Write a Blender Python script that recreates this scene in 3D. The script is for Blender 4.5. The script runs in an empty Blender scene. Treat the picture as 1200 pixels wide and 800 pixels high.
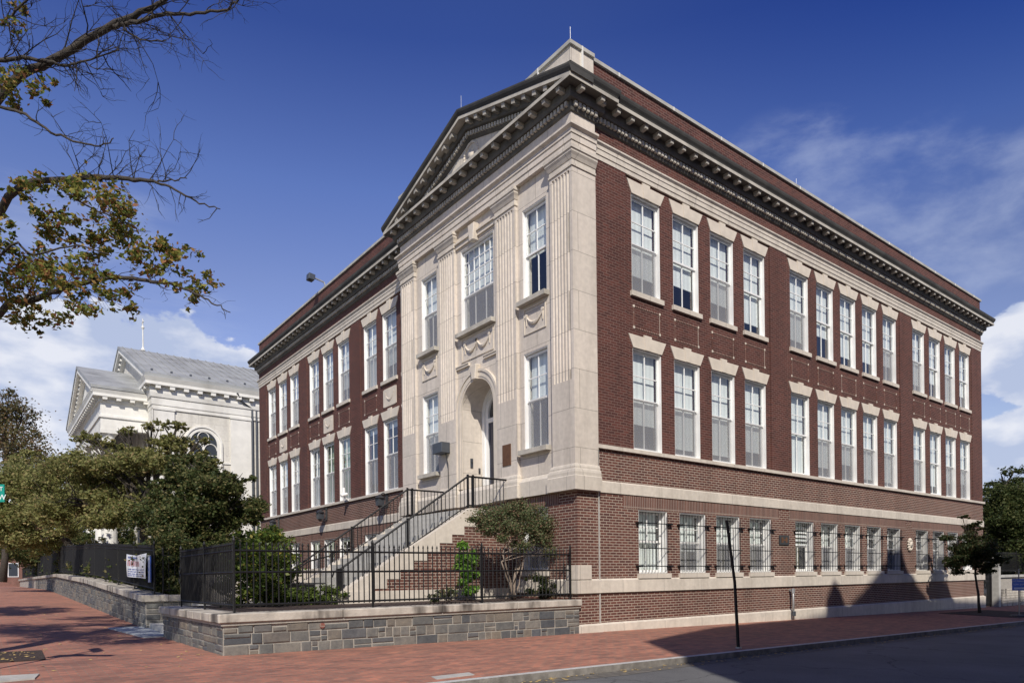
import bpy, bmesh, math, random
import numpy as np
from mathutils import Vector, Matrix
R=math.radians
SC=bpy.context.scene
COL=SC.collection
random.seed(7)
# ------------------------------------------------------------------ camera
YAW=0.9139867; ROLL=-0.0119; FPX=807.01; SHY=274.477
CAM=Vector((-11.7796,-11.8924,1.6))
fw=Vector((math.cos(YAW),math.sin(YAW),0)); rt=Vector((math.sin(YAW),-math.cos(YAW),0)); up=Vector((0,0,1))
r2=rt*math.cos(ROLL)+up*math.sin(ROLL); u2=-rt*math.sin(ROLL)+up*math.cos(ROLL)
cd=bpy.data.cameras.new('camera'); cam=bpy.data.objects.new('camera',cd); COL.objects.link(cam)
m=Matrix((r2,u2,-fw)).transposed().to_4x4(); m.translation=CAM; cam.matrix_world=m
cd.sensor_width=36; cd.lens=FPX/1200*36; cd.shift_y=SHY/1200; cd.clip_start=.1; cd.clip_end=3000
SC.camera=cam
# ------------------------------------------------------------------ sun, sky, exposure
SUN_EL=41.0; SUN_AZ=57.0
L=Vector((math.cos(R(SUN_EL))*math.cos(R(SUN_AZ)),math.cos(R(SUN_EL))*math.sin(R(SUN_AZ)),-math.sin(R(SUN_EL))))
sd=bpy.data.lights.new('sun','SUN'); sd.energy=4.4; sd.angle=R(.55); sd.color=(1,.93,.83)
so=bpy.data.objects.new('sun',sd); so.rotation_euler=L.to_track_quat('-Z','Y').to_euler(); so.location=(-20,-30,40); COL.objects.link(so)
W=bpy.data.worlds.new('World'); SC.world=W; W.use_nodes=True
nt=W.node_tree; N=nt.nodes; K=nt.links; N.clear()
def nd(t,**k):
    n=N.new(t)
    for a,b in k.items(): setattr(n,a,b)
    return n
def mth(op,a,b=None,c=None,clamp=False):
    n=N.new('ShaderNodeMath'); n.operation=op; n.use_clamp=clamp
    for i,x in enumerate((a,b,c)):
        if x is None: continue
        if isinstance(x,(int,float)): n.inputs[i].default_value=x
        else: K.new(x,n.inputs[i])
    return n.outputs[0]
sky=nd('ShaderNodeTexSky',sky_type='NISHITA',sun_disc=False,sun_elevation=R(SUN_EL),sun_rotation=math.atan2(-L.x,-L.y),altitude=300,air_density=1.0,dust_density=.25,ozone_density=3.0)
hs=nd('ShaderNodeHueSaturation'); hs.inputs['Saturation'].default_value=1.1; hs.inputs['Hue'].default_value=.525; hs.inputs['Value'].default_value=.82; K.new(sky.outputs[0],hs.inputs['Color'])
SKYC=hs.outputs[0]
tc=nd('ShaderNodeTexCoord'); sp=nd('ShaderNodeSeparateXYZ'); K.new(tc.outputs['Generated'],sp.inputs[0])
az=mth('ARCTAN2',sp.outputs[1],sp.outputs[0]); el=mth('ARCSINE',sp.outputs[2])
# deep polarised blue overhead, paling towards the horizon; darker away to the right
gr_=nd('ShaderNodeValToRGB'); K.new(mth('DIVIDE',el,R(60)),gr_.inputs[0]); e_=gr_.color_ramp.elements
while len(e_)<6: e_.new(.5)
for i_,(p_,c_) in enumerate(((.0,(2.5,2.1,1.65)),(.2,(2.4,2.05,1.65)),(.37,(2.1,1.9,1.6)),(.48,(1.6,1.7,1.66)),(.63,(.72,.97,1.32)),(1.,(.6,.8,1.1)))): e_[i_].position=p_; e_[i_].color=(*[x/2.6 for x in c_],1)
gb_=nd('ShaderNodeMapRange'); gb_.inputs[1].default_value=R(46); gb_.inputs[2].default_value=R(14); K.new(az,gb_.inputs[0])
gc_=nd('ShaderNodeMapRange'); gc_.inputs[1].default_value=R(20); gc_.inputs[2].default_value=R(36); K.new(el,gc_.inputs[0])
ga_=nd('ShaderNodeMapRange'); ga_.inputs[1].default_value=R(12); ga_.inputs[2].default_value=R(55); ga_.inputs[3].default_value=.80; ga_.inputs[4].default_value=1.0; K.new(az,ga_.inputs[0])
mg_=nd('ShaderNodeMix',data_type='RGBA',blend_type='MULTIPLY'); mg_.inputs['Factor'].default_value=1; K.new(hs.outputs[0],mg_.inputs['A']); K.new(gr_.outputs[0],mg_.inputs['B'])
vs_=nd('ShaderNodeVectorMath',operation='SCALE'); K.new(mg_.outputs['Result'],vs_.inputs[0]); K.new(mth('MULTIPLY',ga_.outputs[0],2.6),vs_.inputs['Scale']); md_=nd('ShaderNodeMix',data_type='RGBA',blend_type='MULTIPLY'); K.new(mth('MULTIPLY',gb_.outputs[0],gc_.outputs[0]),md_.inputs['Factor']); K.new(vs_.outputs[0],md_.inputs['A']); md_.inputs['B'].default_value=(.36,.62,.98,1); SKYC=md_.outputs['Result']
def ell(a0,e0,ra,re):      # 1 in the middle of a patch of sky, falling through 0 at its rim
    da=mth('DIVIDE',mth('SUBTRACT',az,R(a0)),R(ra)); de=mth('DIVIDE',mth('SUBTRACT',el,R(e0)),R(re))
    return mth('SUBTRACT',1,mth('ADD',mth('MULTIPLY',da,da),mth('MULTIPLY',de,de)))
mp=nd('ShaderNodeMapping'); mp.inputs['Scale'].default_value=(1,1,1.9); K.new(tc.outputs['Generated'],mp.inputs[0])
nz=nd('ShaderNodeTexNoise'); nz.inputs['Scale'].default_value=11; nz.inputs['Detail'].default_value=9; nz.inputs['Roughness'].default_value=.58; K.new(mp.outputs[0],nz.inputs['Vector'])
nz2=nd('ShaderNodeTexNoise'); nz2.inputs['Scale'].default_value=3.2; nz2.inputs['Detail'].default_value=7; nz2.inputs['Roughness'].default_value=.6; nz2.inputs['Distortion'].default_value=.12
mp2=nd('ShaderNodeMapping'); mp2.inputs['Scale'].default_value=(1,2.6,5.5); mp2.inputs['Rotation'].default_value=(R(12),R(-18),R(20)); K.new(tc.outputs['Generated'],mp2.inputs[0]); K.new(mp2.outputs[0],nz2.inputs['Vector'])
def sstep(v,a,b):
    n=N.new('ShaderNodeMapRange'); n.interpolation_type='SMOOTHSTEP'; n.inputs[1].default_value=a; n.inputs[2].default_value=b; K.new(v,n.inputs[0]); return n.outputs[0]
cum=None
for p in ((83,9,14,10),(91,7,8,8),(73.5,12.5,5.5,5.2),(15,14.2,4.5,3.8),(15.5,7.0,8,4.2),(12,17,4,3)):
    e=ell(*p); cum=e if cum is None else mth('MAXIMUM',cum,e)
v=mth('ADD',mth('MULTIPLY',mth('SUBTRACT',nz.outputs[0],.5),3.2),cum)
cumm=sstep(v,.02,.26)
wis=None
for p in ((26,24,15,6),(29,28,10,4),(84,24,7,3.5),(78,19,6,3),(17,20,9,2.4),(14,25,8,2.0)):
    e=ell(*p); wis=e if wis is None else mth('MAXIMUM',wis,e)
wm=mth('MULTIPLY',sstep(mth('ADD',mth('MULTIPLY',mth('SUBTRACT',nz2.outputs[0],.5),4.5),mth('MULTIPLY',wis,.9)),.0,1.7),sstep(wis,-.3,.6))
wm=mth('MULTIPLY',wm,.28)
# cumulus tone: lighter heads, greyer bellies
nz3=nd('ShaderNodeTexNoise'); nz3.inputs['Scale'].default_value=10; nz3.inputs['Detail'].default_value=6
mp3=nd('ShaderNodeMapping'); mp3.inputs['Location'].default_value=(.02,.03,.045); mp3.inputs['Scale'].default_value=(1,1,1.9); K.new(tc.outputs['Generated'],mp3.inputs[0]); K.new(mp3.outputs[0],nz3.inputs['Vector'])
cr=nd('ShaderNodeValToRGB'); cr.color_ramp.elements[0].position=.42; cr.color_ramp.elements[0].color=(4.4,5.1,6.9,1); cr.color_ramp.elements[1].position=.58; cr.color_ramp.elements[1].color=(7.6,7.8,8.5,1); K.new(nz3.outputs[0],cr.inputs[0])
mx=nd('ShaderNodeMix',data_type='RGBA'); K.new(wm,mx.inputs['Factor']); K.new(SKYC,mx.inputs['A']); mx.inputs['B'].default_value=(6.2,6.8,8.2,1)
mx2=nd('ShaderNodeMix',data_type='RGBA'); K.new(mth('MULTIPLY',cumm,.93),mx2.inputs['Factor']); K.new(mx.outputs['Result'],mx2.inputs['A']); K.new(cr.outputs[0],mx2.inputs['B'])
bg=nd('ShaderNodeBackground'); bg.inputs[1].default_value=.10; K.new(mx2.outputs['Result'],bg.inputs[0])
wo=nd('ShaderNodeOutputWorld'); K.new(bg.outputs[0],wo.inputs[0])
vs=SC.view_settings; vs.view_transform='Standard'; vs.look='None'; vs.exposure=.12; vs.gamma=1; vs.use_curve_mapping=False
SC.render.engine='CYCLES'; SC.cycles.max_bounces=6; SC.cycles.transparent_max_bounces=16; SC.cycles.use_denoising=True

def at(u,v,t):            # the point seen at pixel (u,v) of a 1200x800 frame, t metres ahead
    return CAM+(fw+r2*((u-600)/FPX)+u2*((400+SHY-v)/FPX))*t
def lerp(a,b,t): return a+(b-a)*t
def zg(x,y):              # height of the pavement
    return .24-.0137*max(-60,min(60,x))+.0225*max(0,min(33,y-4))+.028*max(-4.3,min(0,y))

# ------------------------------------------------------------------ materials
def newmat(name):
    m=bpy.data.materials.new(name); m.use_nodes=True; t=m.node_tree
    return m,t,t.nodes['Principled BSDF']
def tn(t,ty,**k):
    n=t.nodes.new(ty)
    for a,b in k.items():
        if a in n.inputs.keys(): n.inputs[a].default_value=b
        else: setattr(n,a,b)
    return n
def mixc(t,f,a,b,blend='MIX'):
    n=t.nodes.new('ShaderNodeMix'); n.data_type='RGBA'; n.blend_type=blend
    for k,x in (('Factor',f),('A',a),('B',b)):
        if hasattr(x,'links'): t.links.new(x,n.inputs[k])
        elif k=='Factor': n.inputs[k].default_value=x
        else: n.inputs[k].default_value=(*x,1) if len(x)==3 else x
    return n.outputs['Result']
def ramp(t,src,stops):
    n=t.nodes.new('ShaderNodeValToRGB'); e=n.color_ramp.elements
    while len(e)<len(stops): e.new(.5)
    for i,(p,c) in enumerate(stops): e[i].position=p; e[i].color=(*c,1) if len(c)==3 else c
    t.links.new(src,n.inputs[0]); return n.outputs[0]
def plain(name,c,rough=.6,var=.25,scale=6,metal=0,bump=.0,dirt=None,spec=.5):
    m,t,b=newmat(name); co=tn(t,'ShaderNodeTexCoord')
    nz=tn(t,'ShaderNodeTexNoise',Scale=scale,Detail=6.,Roughness=.6); t.links.new(co.outputs['Object'],nz.inputs['Vector'])
    lo=tuple(x*(1-var) for x in c); hi=tuple(min(1,x*(1+var)) for x in c)
    o=ramp(t,nz.outputs[0],((.3,lo),(.7,hi)))
    if dirt:
        n2=tn(t,'ShaderNodeTexNoise',Scale=dirt[0],Detail=5.); mp=tn(t,'ShaderNodeMapping'); mp.inputs['Scale'].default_value=(1,1,.25)
        t.links.new(co.outputs['Object'],mp.inputs[0]); t.links.new(mp.outputs[0],n2.inputs['Vector'])
        f=ramp(t,n2.outputs[0],((.5,(0,0,0)),(.75,(dirt[2],)*3))); o=mixc(t,f,o,dirt[1])
    t.links.new(o,b.inputs['Base Color']); b.inputs['Roughness'].default_value=rough; b.inputs['Metallic'].default_value=metal
    b.inputs['Specular IOR Level'].default_value=spec
    if bump:
        bp=tn(t,'ShaderNodeBump',Strength=bump,Distance=.02); n3=tn(t,'ShaderNodeTexNoise',Scale=scale*6,Detail=4.); t.links.new(co.outputs['Object'],n3.inputs['Vector'])
        t.links.new(n3.outputs[0],bp.inputs['Height']); t.links.new(bp.outputs[0],b.inputs['Normal'])
    return m
def bricky(name,c1,c2,mortar,bw,rh,ms,horiz=False,offset=.5,stain=(.4,(.1,.06,.05),.35),rough=.85,bias=0,bump=.5,mvar=.0,smooth=.1,vertical=False):
    m,t,b=newmat(name); co=tn(t,'ShaderNodeTexCoord'); s=tn(t,'ShaderNodeSeparateXYZ'); t.links.new(co.outputs['Object'],s.inputs[0]); cb=tn(t,'ShaderNodeCombineXYZ')
    if horiz: t.links.new(s.outputs[0],cb.inputs[0]); t.links.new(s.outputs[1],cb.inputs[1])
    else:
        a=tn(t,'ShaderNodeMath',operation='ADD'); t.links.new(s.outputs[0],a.inputs[0]); t.links.new(s.outputs[1],a.inputs[1])
        t.links.new(a.outputs[0],cb.inputs[1 if vertical else 0]); t.links.new(s.outputs[2],cb.inputs[0 if vertical else 1])
    br=tn(t,'ShaderNodeTexBrick',offset=offset); br.inputs['Scale'].default_value=1; br.inputs['Brick Width'].default_value=bw; br.inputs['Row Height'].default_value=rh
    br.inputs['Mortar Size'].default_value=ms; br.inputs['Mortar Smooth'].default_value=smooth; br.inputs['Bias'].default_value=bias
    br.inputs['Color1'].default_value=(*c1,1); br.inputs['Color2'].default_value=(*c2,1); br.inputs['Mortar'].default_value=(*mortar,1)
    t.links.new(cb.outputs[0],br.inputs['Vector'])
    nz=tn(t,'ShaderNodeTexNoise',Scale=stain[0],Detail=7.,Roughness=.65); t.links.new(co.outputs['Object'],nz.inputs['Vector'])
    f=ramp(t,nz.outputs[0],((.42,(0,0,0)),(.8,(stain[2],)*3))); o=mixc(t,f,br.outputs['Color'],stain[1])
    n2=tn(t,'ShaderNodeTexNoise',Scale=9.,Detail=6.); t.links.new(co.outputs['Object'],n2.inputs['Vector'])
    g=ramp(t,n2.outputs[0],((.3,(.92,)*3),(.7,(1.07,)*3))); o=mixc(t,1.,o,g,'MULTIPLY')
    if not horiz:      # rain streaks and soot
        m5=tn(t,'ShaderNodeMapping'); m5.inputs['Scale'].default_value=(1,1,.10); t.links.new(co.outputs['Object'],m5.inputs[0])
        n5=tn(t,'ShaderNodeTexNoise',Scale=1.7,Detail=6.,Roughness=.65); t.links.new(m5.outputs[0],n5.inputs['Vector'])
        o=mixc(t,1.,o,ramp(t,n5.outputs[0],((.28,(.80,.79,.78)),(.52,(1.,1.,1.)),(.75,(1.08,1.07,1.06)))),'MULTIPLY')
    t.links.new(o,b.inputs['Base Color']); b.inputs['Roughness'].default_value=rough; b.inputs['Specular IOR Level'].default_value=.25
    if bump:
        inv=tn(t,'ShaderNodeMath',operation='SUBTRACT'); inv.inputs[0].default_value=1; t.links.new(br.outputs['Fac'],inv.inputs[1])
        bp=tn(t,'ShaderNodeBump',Strength=bump,Distance=.008); t.links.new(inv.outputs[0],bp.inputs['Height']); t.links.new(bp.outputs[0],b.inputs['Normal'])
    return m
M={}
M['brick_low']=bricky('common_brick',(.150,.060,.044),(.085,.036,.030),(.40,.33,.27),.215,.0675,.0085,stain=(.5,(.09,.045,.035),.3))
M['brick_up']=bricky('dark_face_brick',(.125,.045,.035),(.070,.029,.025),(.19,.125,.105),.215,.0675,.0075,stain=(.35,(.065,.026,.02),.35))
M['soldier']=bricky('soldier_brick',(.17,.075,.056),(.11,.05,.040),(.37,.31,.26),.33,.0675,.0085,vertical=True,offset=0)
M['stone']=bricky('limestone_blocks',(.64,.575,.50),(.58,.525,.455),(.30,.27,.23),1.35,.92,.007,stain=(1.1,(.50,.455,.40),.3),bump=.25,rough=.8)
M['trim']=bricky('limestone_trim',(.61,.555,.475),(.56,.51,.44),(.36,.33,.29),1.55,30.,.008,stain=(1.2,(.47,.43,.38),.35),bump=.2,rough=.8)
M['stone_lintel']=plain('limestone_lintel',(.62,.555,.465),.8,.1,3,bump=.1)
M['cornice']=plain('dark_cornice_stone',(.105,.098,.085),.85,.35,2.5,bump=.2,dirt=(1.2,(.06,.055,.05),.85))  # dark blotched stone for the bed mouldings, soffit and cornice top
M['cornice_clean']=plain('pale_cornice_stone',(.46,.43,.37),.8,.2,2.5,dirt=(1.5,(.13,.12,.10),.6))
M['modstone']=plain('grey_modillion_stone',(.34,.32,.28),.8,.25,2.5,dirt=(2.5,(.07,.065,.06),.9))  # mid grey modillion stone with random darker blotches
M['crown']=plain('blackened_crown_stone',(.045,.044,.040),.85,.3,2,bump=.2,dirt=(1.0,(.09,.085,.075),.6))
M['coping']=plain('coping_stone',(.42,.41,.37),.8,.2,2,dirt=(1.2,(.2,.19,.17),.6))
M['white']=plain('white_paint',(.80,.80,.78),.45,.05,3)
M['darkin']=plain('dark_room',(.035,.035,.04),.9,.2,1)
M['iron']=plain('black_iron',(.009,.009,.010),.55,.3,8,spec=.35)
M['black']=plain('black_enamel',(.03,.03,.033),.4,.2,8)
M['door']=plain('navy_door_paint',(.022,.028,.06),.35,.1,5)
M['bronze']=plain('bronze',(.16,.075,.035),.5,.2,10,metal=.4)
M['grey']=plain('grey_metal',(.085,.095,.11),.45,.15,6,metal=.4)
M['galv']=plain('galvanised',(.42,.43,.43),.45,.15,9,metal=.6)
M['slate']=plain('standing_metal_roof',(.32,.33,.325),.55,.22,.9,dirt=(.6,(.19,.19,.18),.8))
M['stucco']=bricky('white_stucco_blocks',(.67,.65,.59),(.63,.61,.55),(.50,.48,.44),1.9,.95,.010,stain=(.5,(.44,.42,.37),.5),bump=.1)
M['wtrim']=plain('white_trim',(.74,.73,.68),.6,.10,1.5,dirt=(.8,(.42,.40,.35),.55))
M['gutter']=plain('gutter_grit',(.12,.11,.095),.95,.45,9,bump=.4)
M['curbface']=plain('dirty_curb_face',(.20,.185,.165),.85,.35,7,bump=.4,dirt=(2,(.09,.08,.07),.9))
M['granite']=plain('granite_curb',(.48,.475,.455),.8,.2,14,bump=.3,dirt=(2,(.27,.26,.24),.5))
M['conc']=plain('concrete',(.42,.41,.38),.85,.14,5,bump=.25,dirt=(1.5,(.27,.26,.24),.5))
M['bluestone']=plain('bluestone_slab',(.34,.37,.39),.8,.12,5,bump=.1)
M['capstone']=plain('sandstone_cap',(.43,.395,.34),.85,.25,3,bump=.3,dirt=(2.6,(.085,.075,.065),1.6))
M['mortar']=plain('wall_mortar',(.34,.315,.275),.95,.15,8,bump=.4)
M['mulch']=plain('mulch',(.055,.035,.028),.95,.5,20,bump=1.)
M['yard']=plain('yard_soil',(.07,.055,.035),.95,.45,6,bump=1.)
M['bark']=plain('bark',(.052,.043,.034),.9,.35,12,bump=.8)
M['twig']=plain('dark_twig',(.028,.024,.020),.9,.3,10,bump=.3)
M['treebark_light']=plain('smooth_pale_bark',(.24,.19,.15),.8,.3,9,bump=.3)
M['red_house']=bricky('far_red_brick',(.24,.09,.07),(.17,.065,.05),(.3,.22,.18),.22,.075,.01)
M['paving']=bricky('sidewalk_brick',(.46,.195,.135),(.27,.135,.105),(.26,.20,.16),.205,.102,.007,horiz=True,stain=(.45,(.17,.105,.085),.6),rough=.8,bump=.4)
t_=M['paving'].node_tree; b_=t_.nodes['Principled BSDF']; lk=b_.inputs['Base Color'].links[0].from_socket; co_=tn(t_,'ShaderNodeTexCoord')
mp_=tn(t_,'ShaderNodeMapping'); mp_.inputs['Scale'].default_value=(1.2,3.2,1); mp_.inputs['Rotation'].default_value=(0,0,R(8)); t_.links.new(co_.outputs['Object'],mp_.inputs[0])
nn_=tn(t_,'ShaderNodeTexNoise',Scale=1.3,Detail=8.,Roughness=.72); t_.links.new(mp_.outputs[0],nn_.inputs['Vector'])
o_=mixc(t_,1.,lk,ramp(t_,nn_.outputs[0],((.30,(.66,.64,.66)),(.5,(1.,.98,.95)),(.72,(1.2,1.13,1.02)))),'MULTIPLY'); t_.links.new(o_,b_.inputs['Base Color'])
M['banner']=plain('banner_vinyl',(.62,.63,.72),.4,.08,4)
M['blueboard']=plain('blue_board',(.03,.10,.42),.4,.1,4)
M['redprint']=plain('red_print',(.42,.12,.14),.5,.2,4)
M['blueprint']=plain('navy_print',(.10,.13,.33),.5,.2,4)
M['greensign']=plain('street_sign_green',(.0,.25,.19),.35,.05,4)
M['whitesign']=plain('reflective_white',(.75,.78,.78),.4,.05,4)
M['bluesign']=plain('blue_sign_face',(.08,.17,.55),.4,.08,4)
M['wrap']=plain('pale_blue_wrap',(.62,.64,.85),.6,.1,10)
M['litter']=plain('dry_leaf',(.42,.30,.12),.9,.4,30)
# asphalt
m,t,b=newmat('asphalt'); M['asphalt']=m; co=tn(t,'ShaderNodeTexCoord')
n1=tn(t,'ShaderNodeTexNoise',Scale=60.,Detail=4.); n2=tn(t,'ShaderNodeTexNoise',Scale=.5,Detail=7.,Roughness=.6)
for n in (n1,n2): t.links.new(co.outputs['Object'],n.inputs['Vector'])
o=mixc(t,1.,ramp(t,n1.outputs[0],((.3,(.085,.088,.092)),(.7,(.155,.155,.155)))),ramp(t,n2.outputs[0],((.3,(.72,)*3),(.7,(1.2,)*3))),'MULTIPLY')
v1=tn(t,'ShaderNodeTexVoronoi',Scale=.33); v1.feature='DISTANCE_TO_EDGE'; dn=tn(t,'ShaderNodeTexNoise',Scale=1.1,Detail=5.); dm=tn(t,'ShaderNodeVectorMath',operation='MULTIPLY_ADD'); t.links.new(co.outputs['Object'],dn.inputs['Vector']); t.links.new(dn.outputs['Color'],dm.inputs[0]); dm.inputs[1].default_value=(1.6,1.6,0); t.links.new(co.outputs['Object'],dm.inputs[2]); t.links.new(dm.outputs[0],v1.inputs['Vector'])
o=mixc(t,1.,o,ramp(t,v1.outputs['Distance'],((.0,(.45,.45,.45)),(.012,(1.,1.,1.)))),'MULTIPLY')
t.links.new(o,b.inputs['Base Color']); b.inputs['Roughness'].default_value=.85
bp=tn(t,'ShaderNodeBump',Strength=.5,Distance=.01); t.links.new(n1.outputs[0],bp.inputs['Height']); t.links.new(bp.outputs[0],b.inputs['Normal'])
# ashlar: one tone per stone
m,t,b=newmat('grey_fieldstone'); M['ashlar']=m; g=tn(t,'ShaderNodeNewGeometry'); co=tn(t,'ShaderNodeTexCoord')
o=ramp(t,g.outputs['Random Per Island'],((0.,(.065,.072,.082)),(.3,(.115,.118,.115)),(.55,(.165,.16,.148)),(.75,(.165,.145,.12)),(.9,(.085,.095,.11)),(1.,(.21,.195,.165))))
n1=tn(t,'ShaderNodeTexNoise',Scale=5.,Detail=9.,Roughness=.75); t.links.new(co.outputs['Object'],n1.inputs['Vector'])
o=mixc(t,1.,o,ramp(t,n1.outputs[0],((.3,(.6,.62,.66)),(.72,(1.4,1.36,1.28)))),'MULTIPLY'); t.links.new(o,b.inputs['Base Color']); b.inputs['Roughness'].default_value=.85
bp=tn(t,'ShaderNodeBump',Strength=.9,Distance=.02); t.links.new(n1.outputs[0],bp.inputs['Height']); t.links.new(bp.outputs[0],b.inputs['Normal'])
# glass
def glassmat(name,base,tint=(.92,.96,.97),refl=.8):
    m,t,b=newmat(name); t.nodes.remove(b); out=t.nodes['Material Output']
    gl=tn(t,'ShaderNodeBsdfGlossy'); gl.inputs['Roughness'].default_value=.015; gl.inputs['Color'].default_value=(.95,.97,1,1)
    tr=tn(t,'ShaderNodeBsdfTransparent'); tr.inputs[0].default_value=(*tint,1)
    lw=tn(t,'ShaderNodeLayerWeight'); lw.inputs['Blend'].default_value=.5; fr=tn(t,'ShaderNodeMath',operation='POWER'); t.links.new(lw.outputs['Facing'],fr.inputs[0]); fr.inputs[1].default_value=3.2; mu=tn(t,'ShaderNodeMath',operation='MULTIPLY_ADD',use_clamp=True); mu.inputs[1].default_value=refl; mu.inputs[2].default_value=base
    t.links.new(fr.outputs[0],mu.inputs[0]); mi=tn(t,'ShaderNodeMixShader'); t.links.new(mu.outputs[0],mi.inputs[0]); t.links.new(tr.outputs[0],mi.inputs[1]); t.links.new(gl.outputs[0],mi.inputs[2])
    co=tn(t,'ShaderNodeTexCoord'); nz=tn(t,'ShaderNodeTexNoise',Scale=2.2,Detail=2.); t.links.new(co.outputs['Object'],nz.inputs['Vector'])
    bp=tn(t,'ShaderNodeBump',Strength=.06,Distance=.05); t.links.new(nz.outputs[0],bp.inputs['Height']); t.links.new(bp.outputs[0],gl.inputs['Normal']); t.links.new(mi.outputs[0],out.inputs[0])
    return m
M['glass']=glassmat('window_glass',.07)
m,t,b=newmat('insect_screen'); M['screen']=m; t.nodes.remove(b); out=t.nodes['Material Output']
df=tn(t,'ShaderNodeBsdfDiffuse'); df.inputs[0].default_value=(.38,.385,.40,1); tr=tn(t,'ShaderNodeBsdfTransparent'); mi=tn(t,'ShaderNodeMixShader'); mi.inputs[0].default_value=.45
t.links.new(tr.outputs[0],mi.inputs[1]); t.links.new(df.outputs[0],mi.inputs[2]); t.links.new(mi.outputs[0],out.inputs[0])
def blindmat(name,c):
    m,t,b=newmat(name); co=tn(t,'ShaderNodeTexCoord'); wv=tn(t,'ShaderNodeTexWave',bands_direction='X',wave_type='BANDS'); wv.inputs['Scale'].default_value=1.8; wv.inputs['Distortion'].default_value=1.2
    t.links.new(co.outputs['Object'],wv.inputs['Vector']); o=ramp(t,wv.outputs[0],((0,tuple(x*.88 for x in c)),(1,c))); t.links.new(o,b.inputs['Base Color']); b.inputs['Roughness'].default_value=.8
    return m
M['blind']=blindmat('roller_blind',(.80,.81,.78)); M['curtain']=blindmat('patterned_curtain',(.42,.50,.36))
def leafmat(name,stops,tr=.35,rough=.6):
    m,t,b=newmat(name); g=tn(t,'ShaderNodeNewGeometry'); o=ramp(t,g.outputs['Random Per Island'],stops)
    out=t.nodes['Material Output']; b.inputs['Roughness'].default_value=rough; b.inputs['Specular IOR Level'].default_value=.25; t.links.new(o,b.inputs['Base Color'])
    tl=tn(t,'ShaderNodeBsdfTranslucent'); t.links.new(o,tl.inputs[0]); mi=tn(t,'ShaderNodeMixShader'); mi.inputs[0].default_value=tr
    t.links.new(b.outputs[0],mi.inputs[1]); t.links.new(tl.outputs[0],mi.inputs[2]); t.links.new(mi.outputs[0],out.inputs[0]); return m
M['lf_dark']=leafmat('dark_evergreen_leaf',((0,(.030,.050,.016)),(.5,(.065,.088,.026)),(.82,(.14,.14,.05)),(1,(.22,.18,.08))))
M['lf_olive']=leafmat('olive_leaf',tr=.48,stops=((0,(.13,.15,.05)),(.5,(.25,.26,.09)),(.85,(.37,.34,.14)),(1,(.36,.26,.13))))
M['lf_over']=leafmat('turning_maple_leaf',((0,(.08,.12,.028)),(.4,(.17,.20,.045)),(.68,(.32,.26,.06)),(.88,(.34,.19,.07)),(1,(.24,.09,.05))))
M['lf_autumn']=leafmat('brown_turning_leaf',((0,(.07,.08,.03)),(.5,(.14,.12,.05)),(1,(.20,.12,.07))))
M['lf_bush']=leafmat('glossy_bush_leaf',((0,(.035,.070,.012)),(.5,(.085,.135,.022)),(.9,(.17,.20,.04)),(1,(.28,.22,.05))),rough=.4)
M['lf_bright']=leafmat('bright_shrub_leaf',((0,(.06,.15,.02)),(.5,(.12,.26,.035)),(1,(.22,.36,.06))))
M['lf_myrtle']=leafmat('myrtle_leaf',((0,(.08,.11,.05)),(.55,(.15,.19,.085)),(.85,(.22,.17,.10)),(1,(.27,.15,.10))))
M['lf_right']=leafmat('deep_green_leaf',((0,(.035,.055,.018)),(.6,(.065,.088,.025)),(1,(.13,.13,.045))))
M['lf_street']=leafmat('street_tree_leaf',((0,(.022,.040,.014)),(.6,(.045,.065,.022)),(1,(.11,.07,.035))))
M['lf_box']=leafmat('boxwood_leaf',((0,(.06,.10,.02)),(.6,(.11,.16,.03)),(1,(.17,.20,.05))))

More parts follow.
